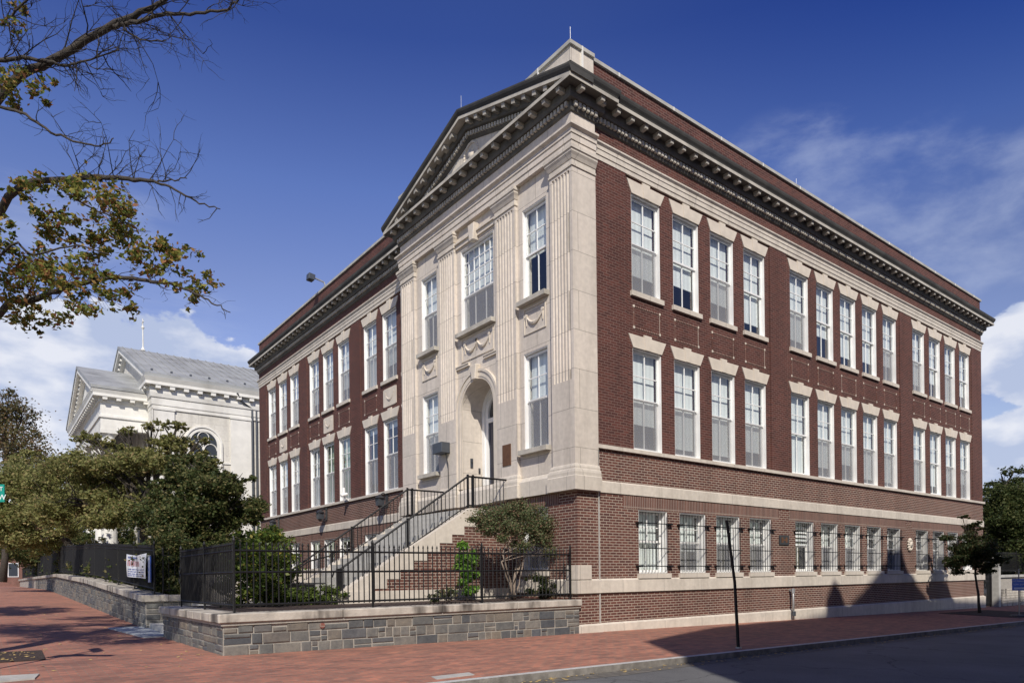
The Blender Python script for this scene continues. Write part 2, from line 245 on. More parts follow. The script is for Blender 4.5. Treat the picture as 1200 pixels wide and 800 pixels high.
# ------------------------------------------------------------------ mesh helpers
class MB:
    def __init__(s): s.v=[]; s.f=[]
    def quad(s,a,b,c,d): i=len(s.v); s.v+=[tuple(a),tuple(b),tuple(c),tuple(d)]; s.f.append((i,i+1,i+2,i+3))
    def poly(s,pts): i=len(s.v); s.v+=[tuple(p) for p in pts]; s.f.append(tuple(range(i,i+len(pts))))
    def box(s,x0,x1,y0,y1,z0,z1):
        x0,x1=min(x0,x1),max(x0,x1); y0,y1=min(y0,y1),max(y0,y1); z0,z1=min(z0,z1),max(z0,z1)
        i=len(s.v); s.v+=[(x0,y0,z0),(x1,y0,z0),(x1,y1,z0),(x0,y1,z0),(x0,y0,z1),(x1,y0,z1),(x1,y1,z1),(x0,y1,z1)]
        for q in ((0,3,2,1),(4,5,6,7),(0,1,5,4),(1,2,6,5),(2,3,7,6),(3,0,4,7)): s.f.append(tuple(i+k for k in q))
        return s
    def prism(s,poly,fn,a,b):          # polygon (p,q) swept between depths a and b; fn(p,q,d)->xyz
        n=len(poly); i=len(s.v); s.v+=[tuple(fn(p,q,a)) for p,q in poly]+[tuple(fn(p,q,b)) for p,q in poly]
        s.f.append(tuple(range(i,i+n))); s.f.append(tuple(reversed(range(i+n,i+2*n))))
        for k in range(n): k2=(k+1)%n; s.f.append((i+k,i+n+k,i+n+k2,i+k2))
        return s
    def tube(s,pts,rad,n=6,cap=True):
        pts=[Vector(p) for p in pts]
        if isinstance(rad,(int,float)): rad=[rad]*len(pts)
        base=len(s.v); u=None
        for k,p in enumerate(pts):
            d=(pts[min(k+1,len(pts)-1)]-pts[max(k-1,0)]); d=d.normalized() if d.length>1e-9 else Vector((0,0,1))
            if u is None: u=d.orthogonal().normalized()
            else:
                u=u-d*u.dot(d); u=u.normalized() if u.length>1e-6 else d.orthogonal().normalized()
            w=d.cross(u)
            for j in range(n):
                a=2*math.pi*j/n+ (math.pi/4 if n==4 else 0); q=p+(u*math.cos(a)+w*math.sin(a))*rad[k]; s.v.append(tuple(q))
        for k in range(len(pts)-1):
            for j in range(n):
                a=base+k*n+j; b=base+k*n+(j+1)%n; s.f.append((a,b,b+n,a+n))
        if cap:
            s.f.append(tuple(reversed(range(base,base+n)))); s.f.append(tuple(range(base+(len(pts)-1)*n,base+len(pts)*n)))
        return s
    def bar(s,p,q,w): return s.tube([p,q],w*.707,4)
    def build(s,name,mat,parent=None,smooth=False,bevel=0,loc=None):
        me=bpy.data.meshes.new(name); me.from_pydata(s.v,[],s.f); me.materials.append(M[mat] if isinstance(mat,str) else mat)
        bm=bmesh.new(); bm.from_mesh(me); bmesh.ops.recalc_face_normals(bm,faces=bm.faces); bm.to_mesh(me); bm.free()
        if smooth: me.polygons.foreach_set('use_smooth',[True]*len(me.polygons))
        o=bpy.data.objects.new(name,me); COL.objects.link(o)
        if parent: o.parent=parent
        if loc is not None: o.location=loc
        if bevel:
            bv=o.modifiers.new('bevel','BEVEL'); bv.width=bevel; bv.segments=1; bv.limit_method='ANGLE'
        return o
def tag(o,label,cat,group=None,kind=None):
    if label: o['label']=label
    if cat: o['category']=cat
    if group: o['group']=group
    if kind: o['kind']=kind
    return o
def thing(name,label,cat,loc=(0,0,0),group=None,rz=0):
    o=bpy.data.objects.new(name,None); o.location=loc; o.rotation_euler=(0,0,rz); o.empty_display_size=.3; COL.objects.link(o); return tag(o,label,cat,group)
def struct(o): o['kind']='structure'; return o
def offs(path,o,closed=False):
    """plan polyline moved sideways by o (outward = right-hand side), mitred"""
    n=len(path); out=[]
    for i in range(n):
        p=Vector(path[i]); ds=[]
        if i>0 or closed: ds.append((p-Vector(path[i-1])).normalized())
        if i<n-1 or closed: ds.append((Vector(path[(i+1)%n])-p).normalized())
        ns=[Vector((d.y,-d.x)) for d in ds]
        if len(ns)==1: q=p+ns[0]*o
        else:
            b=ns[0]+ns[1]; q=p+b*(o/(1+ns[0].dot(ns[1])))
        out.append(q)
    return out
def sweep(mb,path,prof):
    rows=[[(*q,z) for q in offs(path,o)] for o,z in prof]
    i=len(mb.v); n=len(path)
    for r_ in rows: mb.v+=r_
    for a in range(len(prof)-1):
        for k in range(n-1): mb.f.append((i+a*n+k,i+a*n+k+1,i+(a+1)*n+k+1,i+(a+1)*n+k))
    return mb
def along(mb,path,o0,o1,z0,z1,w,pitch,end=.1):
    """blocks set side by side along each run of a plan polyline"""
    for k in range(len(path)-1):
        a=Vector(path[k]); b=Vector(path[k+1]); d=(b-a); Ln=d.length; d.normalize(); nn=Vector((d.y,-d.x))
        if Ln<w*1.2: continue
        n=max(1,int(round((Ln-2*end)/pitch))); 
        for j in range(n+1):
            c=end+(Ln-2*end)*j/n if Ln>2*end else Ln/2
            p=a+d*c
            q=[p-d*w/2+nn*o0,p+d*w/2+nn*o0,p+d*w/2+nn*o1,p-d*w/2+nn*o1]
            i=len(mb.v); mb.v+=[(*x,z0) for x in q]+[(*x,z1) for x in q]
            for f in ((0,3,2,1),(4,5,6,7),(0,1,5,4),(1,2,6,5),(2,3,7,6),(3,0,4,7)): mb.f.append(tuple(i+t for t in f))
def wall(mb,axis,c,lo,hi,z0,z1,holes,depth,inward):
    """flat wall with rectangular holes and their reveals; axis 's': plane y=c running in x, 'f': plane x=c running in y"""
    P=(lambda u,z,d:(u,c+d,z)) if axis=='s' else (lambda u,z,d:(c+d,u,z))
    us=sorted({lo,hi,*[h[0] for h in holes],*[h[1] for h in holes]}); zs=sorted({z0,z1,*[h[2] for h in holes],*[h[3] for h in holes]})
    for i in range(len(us)-1):
        for j in range(len(zs)-1):
            mu=(us[i]+us[i+1])/2; mz=(zs[j]+zs[j+1])/2
            if any(h[0]<mu<h[1] and h[2]<mz<h[3] for h in holes): continue
            mb.quad(P(us[i],zs[j],0),P(us[i+1],zs[j],0),P(us[i+1],zs[j+1],0),P(us[i],zs[j+1],0))
    D=depth*inward
    for a,b_,z,zz in holes:
        mb.quad(P(a,z,0),P(a,z,D),P(a,zz,D),P(a,zz,0)); mb.quad(P(b_,z,0),P(b_,z,D),P(b_,zz,D),P(b_,zz,0))
        mb.quad(P(a,z,0),P(b_,z,0),P(b_,z,D),P(a,z,D)); mb.quad(P(a,zz,0),P(b_,zz,0),P(b_,zz,D),P(a,zz,D))

# ------------------------------------------------------------------ ground, street, pavement
CURB_Y=-4.25; CURB_X=-14.2
def sheet(name,xs,ys,dz,mat,cond=None):
    mb=MB(); idx={}
    for i,x in enumerate(xs):
        for j,y in enumerate(ys): idx[i,j]=len(mb.v); mb.v.append((x,y,zg(x,y)+dz))
    for i in range(len(xs)-1):
        for j in range(len(ys)-1):
            if cond and not cond((xs[i]+xs[i+1])/2,(ys[j]+ys[j+1])/2): continue
            mb.f.append((idx[i,j],idx[i+1,j],idx[i+1,j+1],idx[i,j+1]))
    return struct(mb.build(name,mat,smooth=True))
big=[-1500,-700,-300,-120,-60]+list(range(-40,61,4))+[90,160,400,900,1500]
sheet('ground',big,sorted(big+[-4.3,-2,-1,1,3]),-.10,'asphalt')
# pavement block with rounded street corner
def corner_pts():
    r=3.2; cx=CURB_X+r; cy=CURB_Y+r; return [(cx+r*math.cos(R(a)),cy+r*math.sin(R(a))) for a in range(180,271,9)]
cp=corner_pts()
mb=MB()
ys=[cp[0][1]]+[2*k for k in range(0,60)]
# strips of pavement: corner fan + grid
fan=[(p[0],p[1]) for p in cp]
inner=(cp[-1][0],cp[0][1])
for a,b_ in zip(fan[:-1],fan[1:]): mb.poly([(*inner,zg(*inner)),(*a,zg(*a)),(*b_,zg(*b_))])
def grid(xs,ys_):
    for i in range(len(xs)-1):
        for j in range(len(ys_)-1):
            mb.quad(*[(x,y,zg(x,y)) for x,y in ((xs[i],ys_[j]),(xs[i+1],ys_[j]),(xs[i+1],ys_[j+1]),(xs[i],ys_[j+1]))])
grid([inner[0]]+list(range(-8,70,2)),[CURB_Y,-3,-2,inner[1]]); grid([CURB_X,inner[0]],[inner[1],0,2,4]+list(range(8,121,4)))
grid([inner[0],-9.8,-8.55],[inner[1],0.05,4]+list(range(8,121,4))); grid([-8.55]+list(range(-8,70,2)),[inner[1],.3])
struct(mb.build('sidewalk','paving'))
mb=MB(); mbf=MB(); cw=.12
path=[(CURB_X,120)]+[(CURB_X,y) for y in (80,37,20,4)]+fan+[(x,CURB_Y) for x in range(-8,70,6)]
outp=path
inn=offs(path,-cw)
for k in range(len(path)-1):
    a,b_,c,d=outp[k],outp[k+1],inn[k+1],inn[k]
    Z=lambda p,e:(p[0],p[1],zg(*p)+e)
    mb.quad(Z(a,.006),Z(b_,.006),Z(c,.006),Z(d,.006)); mbf.quad(Z(a,-.2),Z(b_,-.2),Z(b_,.006),Z(a,.006))
cb_=struct(mb.build('curb','granite')); mbf.build('curb_face','curbface',cb_)
# worn joints in the curb
mb=MB()
for x in range(-10,60,2): mb.quad((x,CURB_Y-.34-.08*math.sin(x*1.3),zg(x,-5)-.096),(x+2,CURB_Y-.34-.08*math.sin((x+2)*1.3),zg(x+2,-5)-.096),(x+2,CURB_Y-.005,zg(x+2,-5)-.096),(x,CURB_Y-.005,zg(x,-5)-.096))
struct(mb.build('gutter','gutter'))
# opposite pavement
mb=MB(); 
for x in range(-40,60,4): mb.quad((x,-16.9,zg(x,-5)),(x+4,-16.9,zg(x+4,-5)),(x+4,-13.6,zg(x+4,-5)),(x,-13.6,zg(x,-5)))
for x in range(-40,60,4): mb.quad((x,-13.6,zg(x,-5)),(x+4,-13.6,zg(x+4,-5)),(x+4,-13.6,zg(x+4,-5)-.2),(x,-13.6,zg(x,-5)-.2))
struct(mb.build('far_sidewalk','conc'))
# utility patches in the pavement
def slab(name,pts,mat,h=.012,z=None):
    mb=MB(); mb.prism([(p[0],p[1]) for p in pts],lambda p,q,d:(p,q,(zg(p,q) if z is None else z)+d),-.05,h); return mb
o=slab('',[(-12.4,-1.45),(-11.25,-1.25),(-11.18,-.86),(-12.3,-.75)],'conc',.02).build('stone_slab','conc'); struct(o)
o=slab('',[(-6.95,-3.95),(-6.3,-3.9),(-6.25,-3.68),(-6.9,-3.72)],'conc',.006).build('utility_cover','conc'); tag(o,'grey rectangular utility cover set in the brick pavement','utility cover')
pit=MB(); pit.prism([(-12.9,.75),(-11.0,.95),(-10.95,2.7),(-12.9,2.9)],lambda p,q,d:(p,q,zg(p,q)+d),-.05,.014); struct(pit.build('tree_pit_soil','mulch'))
pit=MB(); pit.prism([(17.2,-3.6),(22.0,-3.6),(22.0,-1.0),(17.2,-1.0)],lambda p,q,d:(p,q,zg(p,q)+d),-.05,.014); struct(pit.build('planting_soil','mulch'))
# fallen leaves
mb=MB(); rnd=random.Random(3)
for k in range(520):
    if k<300: x=rnd.uniform(-9,14); y=CURB_Y-abs(rnd.gauss(.05,.14)); z=zg(x,y)-.092
    elif k<430: x=rnd.uniform(-13,-8.9); y=rnd.uniform(-1.5,14); z=zg(x,y)+.006
    else: x=rnd.uniform(-12.8,-11.1); y=rnd.uniform(.9,2.6); z=zg(x,y)+.02
    a=rnd.uniform(0,6.28); s=rnd.uniform(.02,.045); c,sn=math.cos(a)*s,math.sin(a)*s
    mb.quad((x+c,y+sn,z+rnd.uniform(0,.015)),(x-sn*.6,y+c*.6,z),(x-c,y-sn,z+rnd.uniform(0,.015)),(x+sn*.6,y-c*.6,z))
tag(mb.build('fallen_leaves','litter'),'scattered dry fallen leaves lying along the curb and brick pavement','leaves',kind='stuff')

# ------------------------------------------------------------------ school
school=thing('school_building','three storey red brick school with stone pavilion entrance, pediment and heavy cornice','building',(0,0,0))
Lx=24.9; Wy=25.17; PX=-.77; PY=8.2; E_=-.08
SW=1.1
side_groups=[[1.92,3.54,5.17,6.78],[9.30,10.92,12.50,14.09,15.71],[18.26,19.82,21.40,22.98]]
sidec=[c for g in side_groups for c in g]
front_groups=[[8.98,10.55,12.12],[14.54,16.13,17.68],[20.12,21.68,23.26]]
frontc=[c for g in front_groups for c in g]
bays_s=[(1.14,7.56),(8.5,16.5),(17.5,23.75)]; bays_f=[(8.3,12.92),(13.75,18.45),(19.35,24.05)]
Z1,H1=4.77,7.36; Z2,H2=8.79,11.27; RB=.035
gs=[h for h in sidec]
groundc=[2.03,3.66,5.27,6.90,9.41,11.0,12.6,14.2,15.8,18.3,19.9,21.4,23.0]
GZ,GH=1.63,3.25
# brick walls
mb=MB()
wall(mb,'s',0,-.0,Lx,-.8,Z1-.1,[(c-.56,c+.56,GZ-.12,GH) for c in groundc],.35,1)
wall(mb,'f',0,PY-.3,Wy,-.8,Z1-.1,[(c-.54,c+.54,1.45,3.25) for c in frontc],.35,1)
wall(mb,'f',-.69,E_+.03,PY,-.8,3.6,[(1.02,1.98,1.6,3.3)],.35,1)
mb.quad((-.69,E_+.03,-.8),(0,E_+.03,-.8),(0,E_+.03,3.6),(-.69,E_+.03,3.6)); mb.quad((0,E_+.03,-.8),(0,0,-.8),(0,0,3.6),(0,E_+.03,3.6))
mb.quad((-.69,PY,-.8),(0,PY,-.8),(0,PY,3.6),(-.69,PY,3.6))
mb.box(Lx-.01,Lx,0.01,16,-.8,Z1-.1); mb.box(.01,16,Wy-.01,Wy,-.8,Z1-.1)
mb.build('lower_wall','brick_low',school)
mb=MB()
for a,b_ in zip([0.0]+[b[1] for b in bays_s],[b[0] for b in bays_s]+[Lx]): mb.quad((a,0,Z1-.1),(b_,0,Z1-.1),(b_,0,11.7),(a,0,11.7))
for a,b_ in bays_s:
    hs=[(c-SW/2,c+SW/2,z,h) for c in sidec if a<c<b_ for z,h in ((Z1,H1),(Z2-.12,H2))]
    wall(mb,'s',RB,a,b_,Z1-.1,11.7,hs,.3,1)
    for x in (a,b_): mb.quad((x,0,Z1-.1),(x,RB,Z1-.1),(x,RB,11.7),(x,0,11.7))
for a,b_ in zip([PY]+[b[1] for b in bays_f],[b[0] for b in bays_f]+[Wy]): mb.quad((0,a,Z1-.1),(0,b_,Z1-.1),(0,b_,11.7),(0,a,11.7))
for a,b_ in bays_f:
    hs=[(c-.54,c+.54,z,h) for c in frontc if a<c<b_ for z,h in ((Z1,H1),(Z2-.12,H2))]
    wall(mb,'f',RB,a,b_,Z1-.1,11.7,hs,.3,1)
    for y in (a,b_): mb.quad((0,y,Z1-.1),(RB,y,Z1-.1),(RB,y,11.7),(0,y,11.7))
mb.quad((0,0,11.7),(Lx,0,11.7),(Lx,0,13.3),(0,0,13.3)); mb.quad((0,PY,11.7),(0,Wy,11.7),(0,Wy,13.3),(0,PY,13.3))
mb.quad((Lx,0,Z1-.1),(Lx,16,Z1-.1),(Lx,16,13.3),(Lx,0,13.3)); mb.quad((0,Wy,Z1-.1),(16,Wy,Z1-.1),(16,Wy,13.3),(0,Wy,13.3))
# parapet brick
for x0,x1,y0,y1 in ((0,Lx-.02,.02,.34),(Lx-.34,Lx-.02,.35,16),(.02,.34,.35,Wy-.02),(.35,16,Wy-.34,Wy-.02)): mb.box(x0,x1,y0,y1,13.1,13.99)
mb.build('upper_wall','brick_up',school)
mb=MB(); mb.box(.3,Lx-.2,.3,16,13.2,13.28); mb.box(.3,16,16.01,Wy-.3,13.2,13.28); mb.build('roof','slate',school)
# dark rooms behind the windows
mb=MB(); mb.quad((.9,1.1,-.5),(Lx-.3,1.1,-.5),(Lx-.3,1.1,13),(.9,1.1,13)); mb.quad((.9,1.1,-.5),(.9,Wy-.3,-.5),(.9,Wy-.3,13),(.9,1.1,13))
for z in (3.62,8.05,11.9): mb.quad((.34,.36,z),(Lx-.3,.36,z),(Lx-.3,1.1,z),(.34,1.1,z)); mb.quad((.34,1.1,z),(.9,1.1,z),(.9,Wy-.3,z),(.34,Wy-.3,z))
mb.build('room_wall','darkin',school)
# soldier course over the basement windows
mb=MB(); 
for a,b_ in ((.9,7.9),(8.5,16.8),(17.4,23.9)): MB().box(a,b_,-.006,.1,GH+.0,3.58).build('soldier_course','soldier',school)
for c in frontc: MB().box(-.006,.1,c-.75,c+.75,3.26,3.58).build('soldier_course','soldier',school)
mb.box(-.698,-.6,.6,2.4,3.31,3.58)
# cut: openings only start below GH so the band is clear of them
mb.build('soldier_course','soldier',school)
# stone belts
base_path=[(Lx,16),(Lx,0),(0,0),(0,E_),(PX,E_),(PX,PY),(0,PY),(0,Wy),(16,Wy)]; base_path=[(a,b_) for a,b_ in base_path][::-1]
# order so that the outside lies on the right-hand side
base_path=base_path[::-1]
def right_is_out(p):
    q=offs(p,.1); return q[1][0]>p[1][0]
if not right_is_out(base_path): base_path=base_path[::-1]
side_run=lambda i0,i1: base_path[i0:i1]
brickpath=[(Lx,16),(Lx,0),(0,0)]; leftpath=[(0,PY),(0,Wy),(16,Wy)]
if base_path[0]!=(Lx,16): brickpath=brickpath[::-1]; leftpath=leftpath[::-1]
def belt(paths,prof,name,mat):
    mb=MB()
    for p in paths: sweep(mb,p,prof)
    return mb.build(name,mat,school)
belt([brickpath,leftpath],[(.0,3.6),(.03,3.6),(.03,3.86),(.0,3.89)],'belt_course','trim')
belt([brickpath,leftpath],[(.0,4.66),(.075,4.66),(.075,4.75),(-.1,4.78)],'sill_course','trim')
belt([brickpath,leftpath],[(-.05,11.675),(.012,11.675),(.012,11.79),(.03,11.79),(.03,11.92),(.045,11.92),(.045,12.0),(.09,12.05),(.09,12.09),(.0,12.12)],'architrave_band','trim')
wt=[(.0,1.17),(.05,1.17),(.05,1.47),(.0,1.51)]
low_path=[(Lx,16),(Lx,0),(0,0),(0,E_+.03),(-.69,E_+.03),(-.69,PY),(0,PY),(0,Wy),(16,Wy)]
if base_path[0]!=(Lx,16): low_path=low_path[::-1]
belt([low_path],wt,'water_table','trim')
belt([low_path],[(.06,-.8),(.06,.40),(.0,.44)],'plinth','trim')
mb=MB(); mb.box(-.745,-.30,-.105,.30,1.5,1.84); mb.build('quoin_block','trim',school)
# downpipe seam at the pavilion joint (pale expansion joint)
mb=MB(); mb.box(-.012,.012,E_-.0,.0,.45,4.6); mb.build('expansion_joint','conc',school)
# ---- pavilion stone
mb=MB()
wall(mb,'f',-.68,E_+.05,PY-.02,4.12,11.68,[(.96,1.9,4.80,7.27),(.96,1.9,8.60,10.95),(6.10,7.02,4.80,7.27),(6.10,7.02,8.60,10.95),(3.17,4.77,8.60,11.0),(3.20,4.76,4.12,7.13)],.30,1)
mb.build('pavilion_wall','stone',school)
# arch spandrel: fills the square hole down to the arch curve
mb=MB(); cy,cz,rr=3.98,6.35,.78
arc=[(cy+rr*math.cos(R(a)),cz+rr*math.sin(R(a))) for a in range(0,181,10)]
for (a,b_) in zip(arc[:-1],arc[1:]):
    ta=(a[0],7.13) ; tb=(b_[0],7.13)
    mb.quad((-.68,a[0],a[1]),(-.68,b_[0],b_[1]),(-.68,tb[0],tb[1]),(-.68,ta[0],ta[1]))
    mb.quad((-.68,a[0],a[1]),(-.68,b_[0],b_[1]),(.12,b_[0],b_[1]),(.12,a[0],a[1]))
for y in (3.20,4.76): mb.quad((-.68,y,3.3),(.12,y,3.3),(.12,y,4.12),(-.68,y,4.12)); mb.quad((-.38,y,4.12),(.12,y,4.12),(.12,y,6.35),(-.38,y,6.35))
mb.quad((-.68,3.2,3.3),(-.68,3.2,4.12),(-.69,3.2,4.12),(-.69,3.2,3.3))
mb.build('entrance_arch','stone',school)
# arch moulding + keystone + imposts
mb=MB()
for (r0,r1,px) in ((.78,.84,-.72),(.84,.98,-.735),(.98,1.05,-.76)):
    for a in range(0,180,9):
        q=[(cy+r*math.cos(R(t_)),cz+r*math.sin(R(t_))) for r,t_ in ((r0,a),(r1,a),(r1,a+9),(r0,a+9))]
        mb.prism(q,lambda p,q_,d:(d,p,q_),-.675,px)
    for s in (-1,1): mb.box(-.675,px,cy+s*r0,cy+s*r1,4.12,cz)
mb.build('arch_moulding','stone_lintel',school)
mb=MB(); mb.prism([(cy-.09,7.1),(cy+.09,7.1),(cy+.15,7.52),(cy-.15,7.52)],lambda p,q,d:(d,p,q),-.67,-.84); mb.build('keystone','stone_lintel',school,bevel=.02)
for ya_,yb_ in ((3.0,3.62),(4.34,4.98)): MB().prism([(-.66,7.60),(-.74,7.60),(-.74,7.66),(-.76,7.66),(-.76,7.69),(-.66,7.69)],lambda p,q,d:(p,d,q),ya_,yb_).build('string_moulding','stone_lintel',school)
mb=MB(); mb.box(-.775,-.68,3.01,4.96,11.22,11.26); mb.box(-.73,-.68,3.01,4.96,11.1,11.22); mb.build('window_head_moulding','stone_lintel',school)
mb=MB(); mb.prism([(cy-.1,10.98),(cy+.1,10.98),(cy+.16,11.45),(cy-.16,11.45)],lambda p,q,d:(d,p,q),-.67,-.86); mb.build('keystone','stone_lintel',school,bevel=.02)
# pilasters
pil=[(-.08,.72),(2.10,2.97),(4.99,5.86),(7.33,8.2)]
for k,(a,b_) in enumerate(pil):
    mb=MB(); fl=[]; n=6; w=b_-a; mg=.07; fwid=(w-2*mg)/n
    fl.append((a,PX))
    for i in range(n):
        y0=a+mg+i*fwid+.018; y1=y0+fwid-.036
        for t_ in range(0,7): an=math.pi*t_/6; fl.append(((y0+y1)/2-(y1-y0)/2*math.cos(an),PX+.035*math.sin(an)))
    fl.append((b_,PX))
    poly=fl+[(b_,-.6),(a,-.6)]
    mb.prism(poly,lambda p,q,d:(q,p,d),6.2,11.1); mb.box(-.6,PX,a,b_,4.12,6.2); mb.box(-.6,PX,a,b_,11.1,11.25)
    if k==0: mb.box(-.599,-.0,E_,.1,4.12,11.68)
    if k==3: mb.box(-.599,-.0,PY-.1,PY,4.12,11.68)
    p=mb.build('pilaster','stone',school)
    # cap and base
    mb=MB()
    if k==0: pth=[(0,E_),(PX,E_),(PX,b_),(-.6,b_)]
    elif k==3: pth=[(-.6,a),(PX,a),(PX,PY),(0,PY)]
    else: pth=[(-.6,a),(PX,a),(PX,b_),(-.6,b_)]
    if not (offs(pth,.1)[1][0]<pth[1][0]): pth=pth[::-1]
    sweep(mb,pth,[(.0,11.17),(.025,11.17),(.025,11.22),(.005,11.222),(.005,11.32),(.02,11.33),(.05,11.40),(.085,11.46),(.085,11.50),(.11,11.52),(.11,11.60),(.0,11.61)])
    mb.build('capital','trim',p)
    mb=MB(); sweep(mb,pth,[(.0,4.22),(.03,4.20),(.05,4.15),(.05,4.10),(.075,4.08),(.09,4.02),(.09,3.94),(.11,3.92),(.11,3.6)]); mb.build('base','trim',p)
# stone base course of the pavilion
def pavpath(inset=0): 
    p=[(0,E_),(PX,E_),(PX,PY),(0,PY)]
    return p if offs(p,.1)[1][0]<PX else p[::-1]
mb=MB(); sweep(mb,pavpath(),[(-.08,3.6),(.03,3.6),(.03,3.98),(.0,4.02),(-.1,4.12)]); mb.build('base_course','trim',school)
# architrave + frieze of the pavilion
mb=MB(); sweep(mb,pavpath(),[(-.09,11.61),(.03,11.61),(.03,11.75),(.05,11.75),(.05,11.9),(.07,11.9),(.07,12.0),(.14,12.05),(.14,12.10),(.0,12.13),(.0,12.50)]); mb.build('pavilion_entablature','stone',school)
# ---- main cornice
cpath=base_path
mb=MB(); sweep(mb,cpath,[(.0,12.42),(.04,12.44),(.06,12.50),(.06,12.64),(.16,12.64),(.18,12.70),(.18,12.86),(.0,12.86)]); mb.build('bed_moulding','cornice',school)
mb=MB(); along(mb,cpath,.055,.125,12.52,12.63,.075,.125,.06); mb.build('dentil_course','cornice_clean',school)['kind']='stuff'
def blocks(path,o0,o1,z0,z1,w,pitch,end,name,mat,parent,most=100):
    me=None; spots=[]
    for k in range(len(path)-1):
        a=Vector(path[k]); b=Vector(path[k+1]); d=(b-a); Ln=d.length; d.normalize(); nn=Vector((d.y,-d.x))
        if Ln<w*1.2: continue
        n=max(1,int(round((Ln-2*end)/pitch)))
        for j in range(n+1):
            c=end+(Ln-2*end)*j/n; spots.append((a+d*c,math.atan2(d.y,d.x),(a+d*c-CAM.xy).length+(60 if (a+d*c).y>6 and (a+d*c).x>.5 else 0)))
    spots.sort(key=lambda s:s[2]); rest=MB()
    for i,(p,r_,_) in enumerate(spots):
        if i<most:
            if me is None:
                m_=MB(); m_.box(-w/2,w/2,-o1,-o0,z0,z1); m_.box(-w/2-.01,w/2+.01,-o1-.012,-o0,z1-.03,z1+.002); o=m_.build(name,mat,parent); me=o.data
            else: o=bpy.data.objects.new(name,me); COL.objects.link(o); o.parent=parent
            o.location=(p.x,p.y,0); o.rotation_euler=(0,0,r_)
        else:
            d=Vector((math.cos(r_),math.sin(r_))); nn=Vector((d.y,-d.x)); q=[p-d*w/2+nn*o0,p+d*w/2+nn*o0,p+d*w/2+nn*o1,p-d*w/2+nn*o1]; i0_=len(rest.v); rest.v+=[(*x,z0) for x in q]+[(*x,z1) for x in q]
            for f in ((0,3,2,1),(4,5,6,7),(0,1,5,4),(1,2,6,5),(2,3,7,6),(3,0,4,7)): rest.f.append(tuple(i0_+t for t in f))
    if rest.v: o=rest.build(name,mat,parent); o['kind']='stuff'
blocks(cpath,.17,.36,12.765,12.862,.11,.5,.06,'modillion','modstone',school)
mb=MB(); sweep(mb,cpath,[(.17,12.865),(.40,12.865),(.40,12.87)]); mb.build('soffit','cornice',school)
mb=MB(); sweep(mb,cpath,[(.40,12.862),(.41,12.862),(.41,12.945),(.39,12.95)]); mb.build('fillet','cornice_clean',school)
i0=cpath.index((PX,PY)) ; i1=cpath.index((PX,E_)); a,b_=min(i0,i1),max(i0,i1)
cyma=[(.385,12.95),(.39,12.97),(.40,13.0),(.44,13.06),(.455,13.11),(.455,13.16),(.0,13.26)]
crownL=[(PX-.1,PY),(0,PY),(0,Wy),(16,Wy)]; crownR=[(Lx,16),(Lx,0),(0,0),(0,E_),(PX-.42,E_)]
mb=MB()
for p in (crownL,crownR):
    q=offs(p,.1)
    ok=(q[-2][0]>p[-2][0]-1e-6 and p is crownR)
    pp=p
    # decide the outward side from the long run
    k=1 if p is crownL else 1
    q=offs(pp,.1)[k]
    if p is crownL and q[0]>pp[k][0]: pp=pp[::-1]
    if p is crownR and q[1]>pp[k][1]: pp=pp[::-1]
    sweep(mb,pp,cyma)
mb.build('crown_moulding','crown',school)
# top of horizontal cornice in front of the pavilion
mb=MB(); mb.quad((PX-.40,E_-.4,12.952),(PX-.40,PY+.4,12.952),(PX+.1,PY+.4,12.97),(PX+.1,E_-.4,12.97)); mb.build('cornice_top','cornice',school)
# ---- pediment
yl,yr,ym=PY+.45,E_-.45,(PY+E_)/2; z_e,z_a=13.14,14.55
def rk(y): return z_e+(z_a-z_e)*(1-abs(y-ym)/(yl-ym))
def raking(mb,prof):
    i=len(mb.v); n=len(prof); Y=[yr,ym,yl]
    for y in Y: mb.v+=[(PX-o,y,rk(y)+h) for o,h in prof]
    for k in range(2):
        for j in range(n):
            j2=(j+1)%n; mb.f.append((i+k*n+j,i+k*n+j2,i+(k+1)*n+j2,i+(k+1)*n+j))
    mb.f.append(tuple(range(i,i+n))); mb.f.append(tuple(reversed(range(i+2*n,i+3*n))))
def clipz(o,z):
    bm=bmesh.new(); bm.from_mesh(o.data); g=bm.verts[:]+bm.edges[:]+bm.faces[:]
    bmesh.ops.bisect_plane(bm,geom=g,plane_co=(0,0,z),plane_no=(0,0,1),clear_inner=True); bm.to_mesh(o.data); bm.free()
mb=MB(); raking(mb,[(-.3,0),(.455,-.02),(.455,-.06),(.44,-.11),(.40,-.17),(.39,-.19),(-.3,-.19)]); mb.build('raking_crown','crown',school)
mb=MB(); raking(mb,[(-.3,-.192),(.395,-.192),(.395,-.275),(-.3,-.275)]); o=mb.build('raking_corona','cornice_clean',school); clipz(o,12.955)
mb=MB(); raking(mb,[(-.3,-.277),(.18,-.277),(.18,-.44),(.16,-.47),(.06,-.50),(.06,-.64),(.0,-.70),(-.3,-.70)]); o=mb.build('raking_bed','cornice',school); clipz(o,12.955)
mb=MB()
y=yr+.55
while y<yl-.5:
    if abs(y-ym)>.15:
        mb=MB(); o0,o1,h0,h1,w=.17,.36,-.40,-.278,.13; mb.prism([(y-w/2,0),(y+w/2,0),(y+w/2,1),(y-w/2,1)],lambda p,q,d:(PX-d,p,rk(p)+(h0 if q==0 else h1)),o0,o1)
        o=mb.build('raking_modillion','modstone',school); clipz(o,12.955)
        if len(o.data.vertices)==0: bpy.data.objects.remove(o)
    y+=.41
mb=MB(); y=yr+.4
while y<yl-.4:
    mb.prism([(y-.037,0),(y+.037,0),(y+.037,1),(y-.037,1)],lambda p,q,d:(PX-d,p,rk(p)+(-.62 if q==0 else -.51)),.055,.12); y+=.125
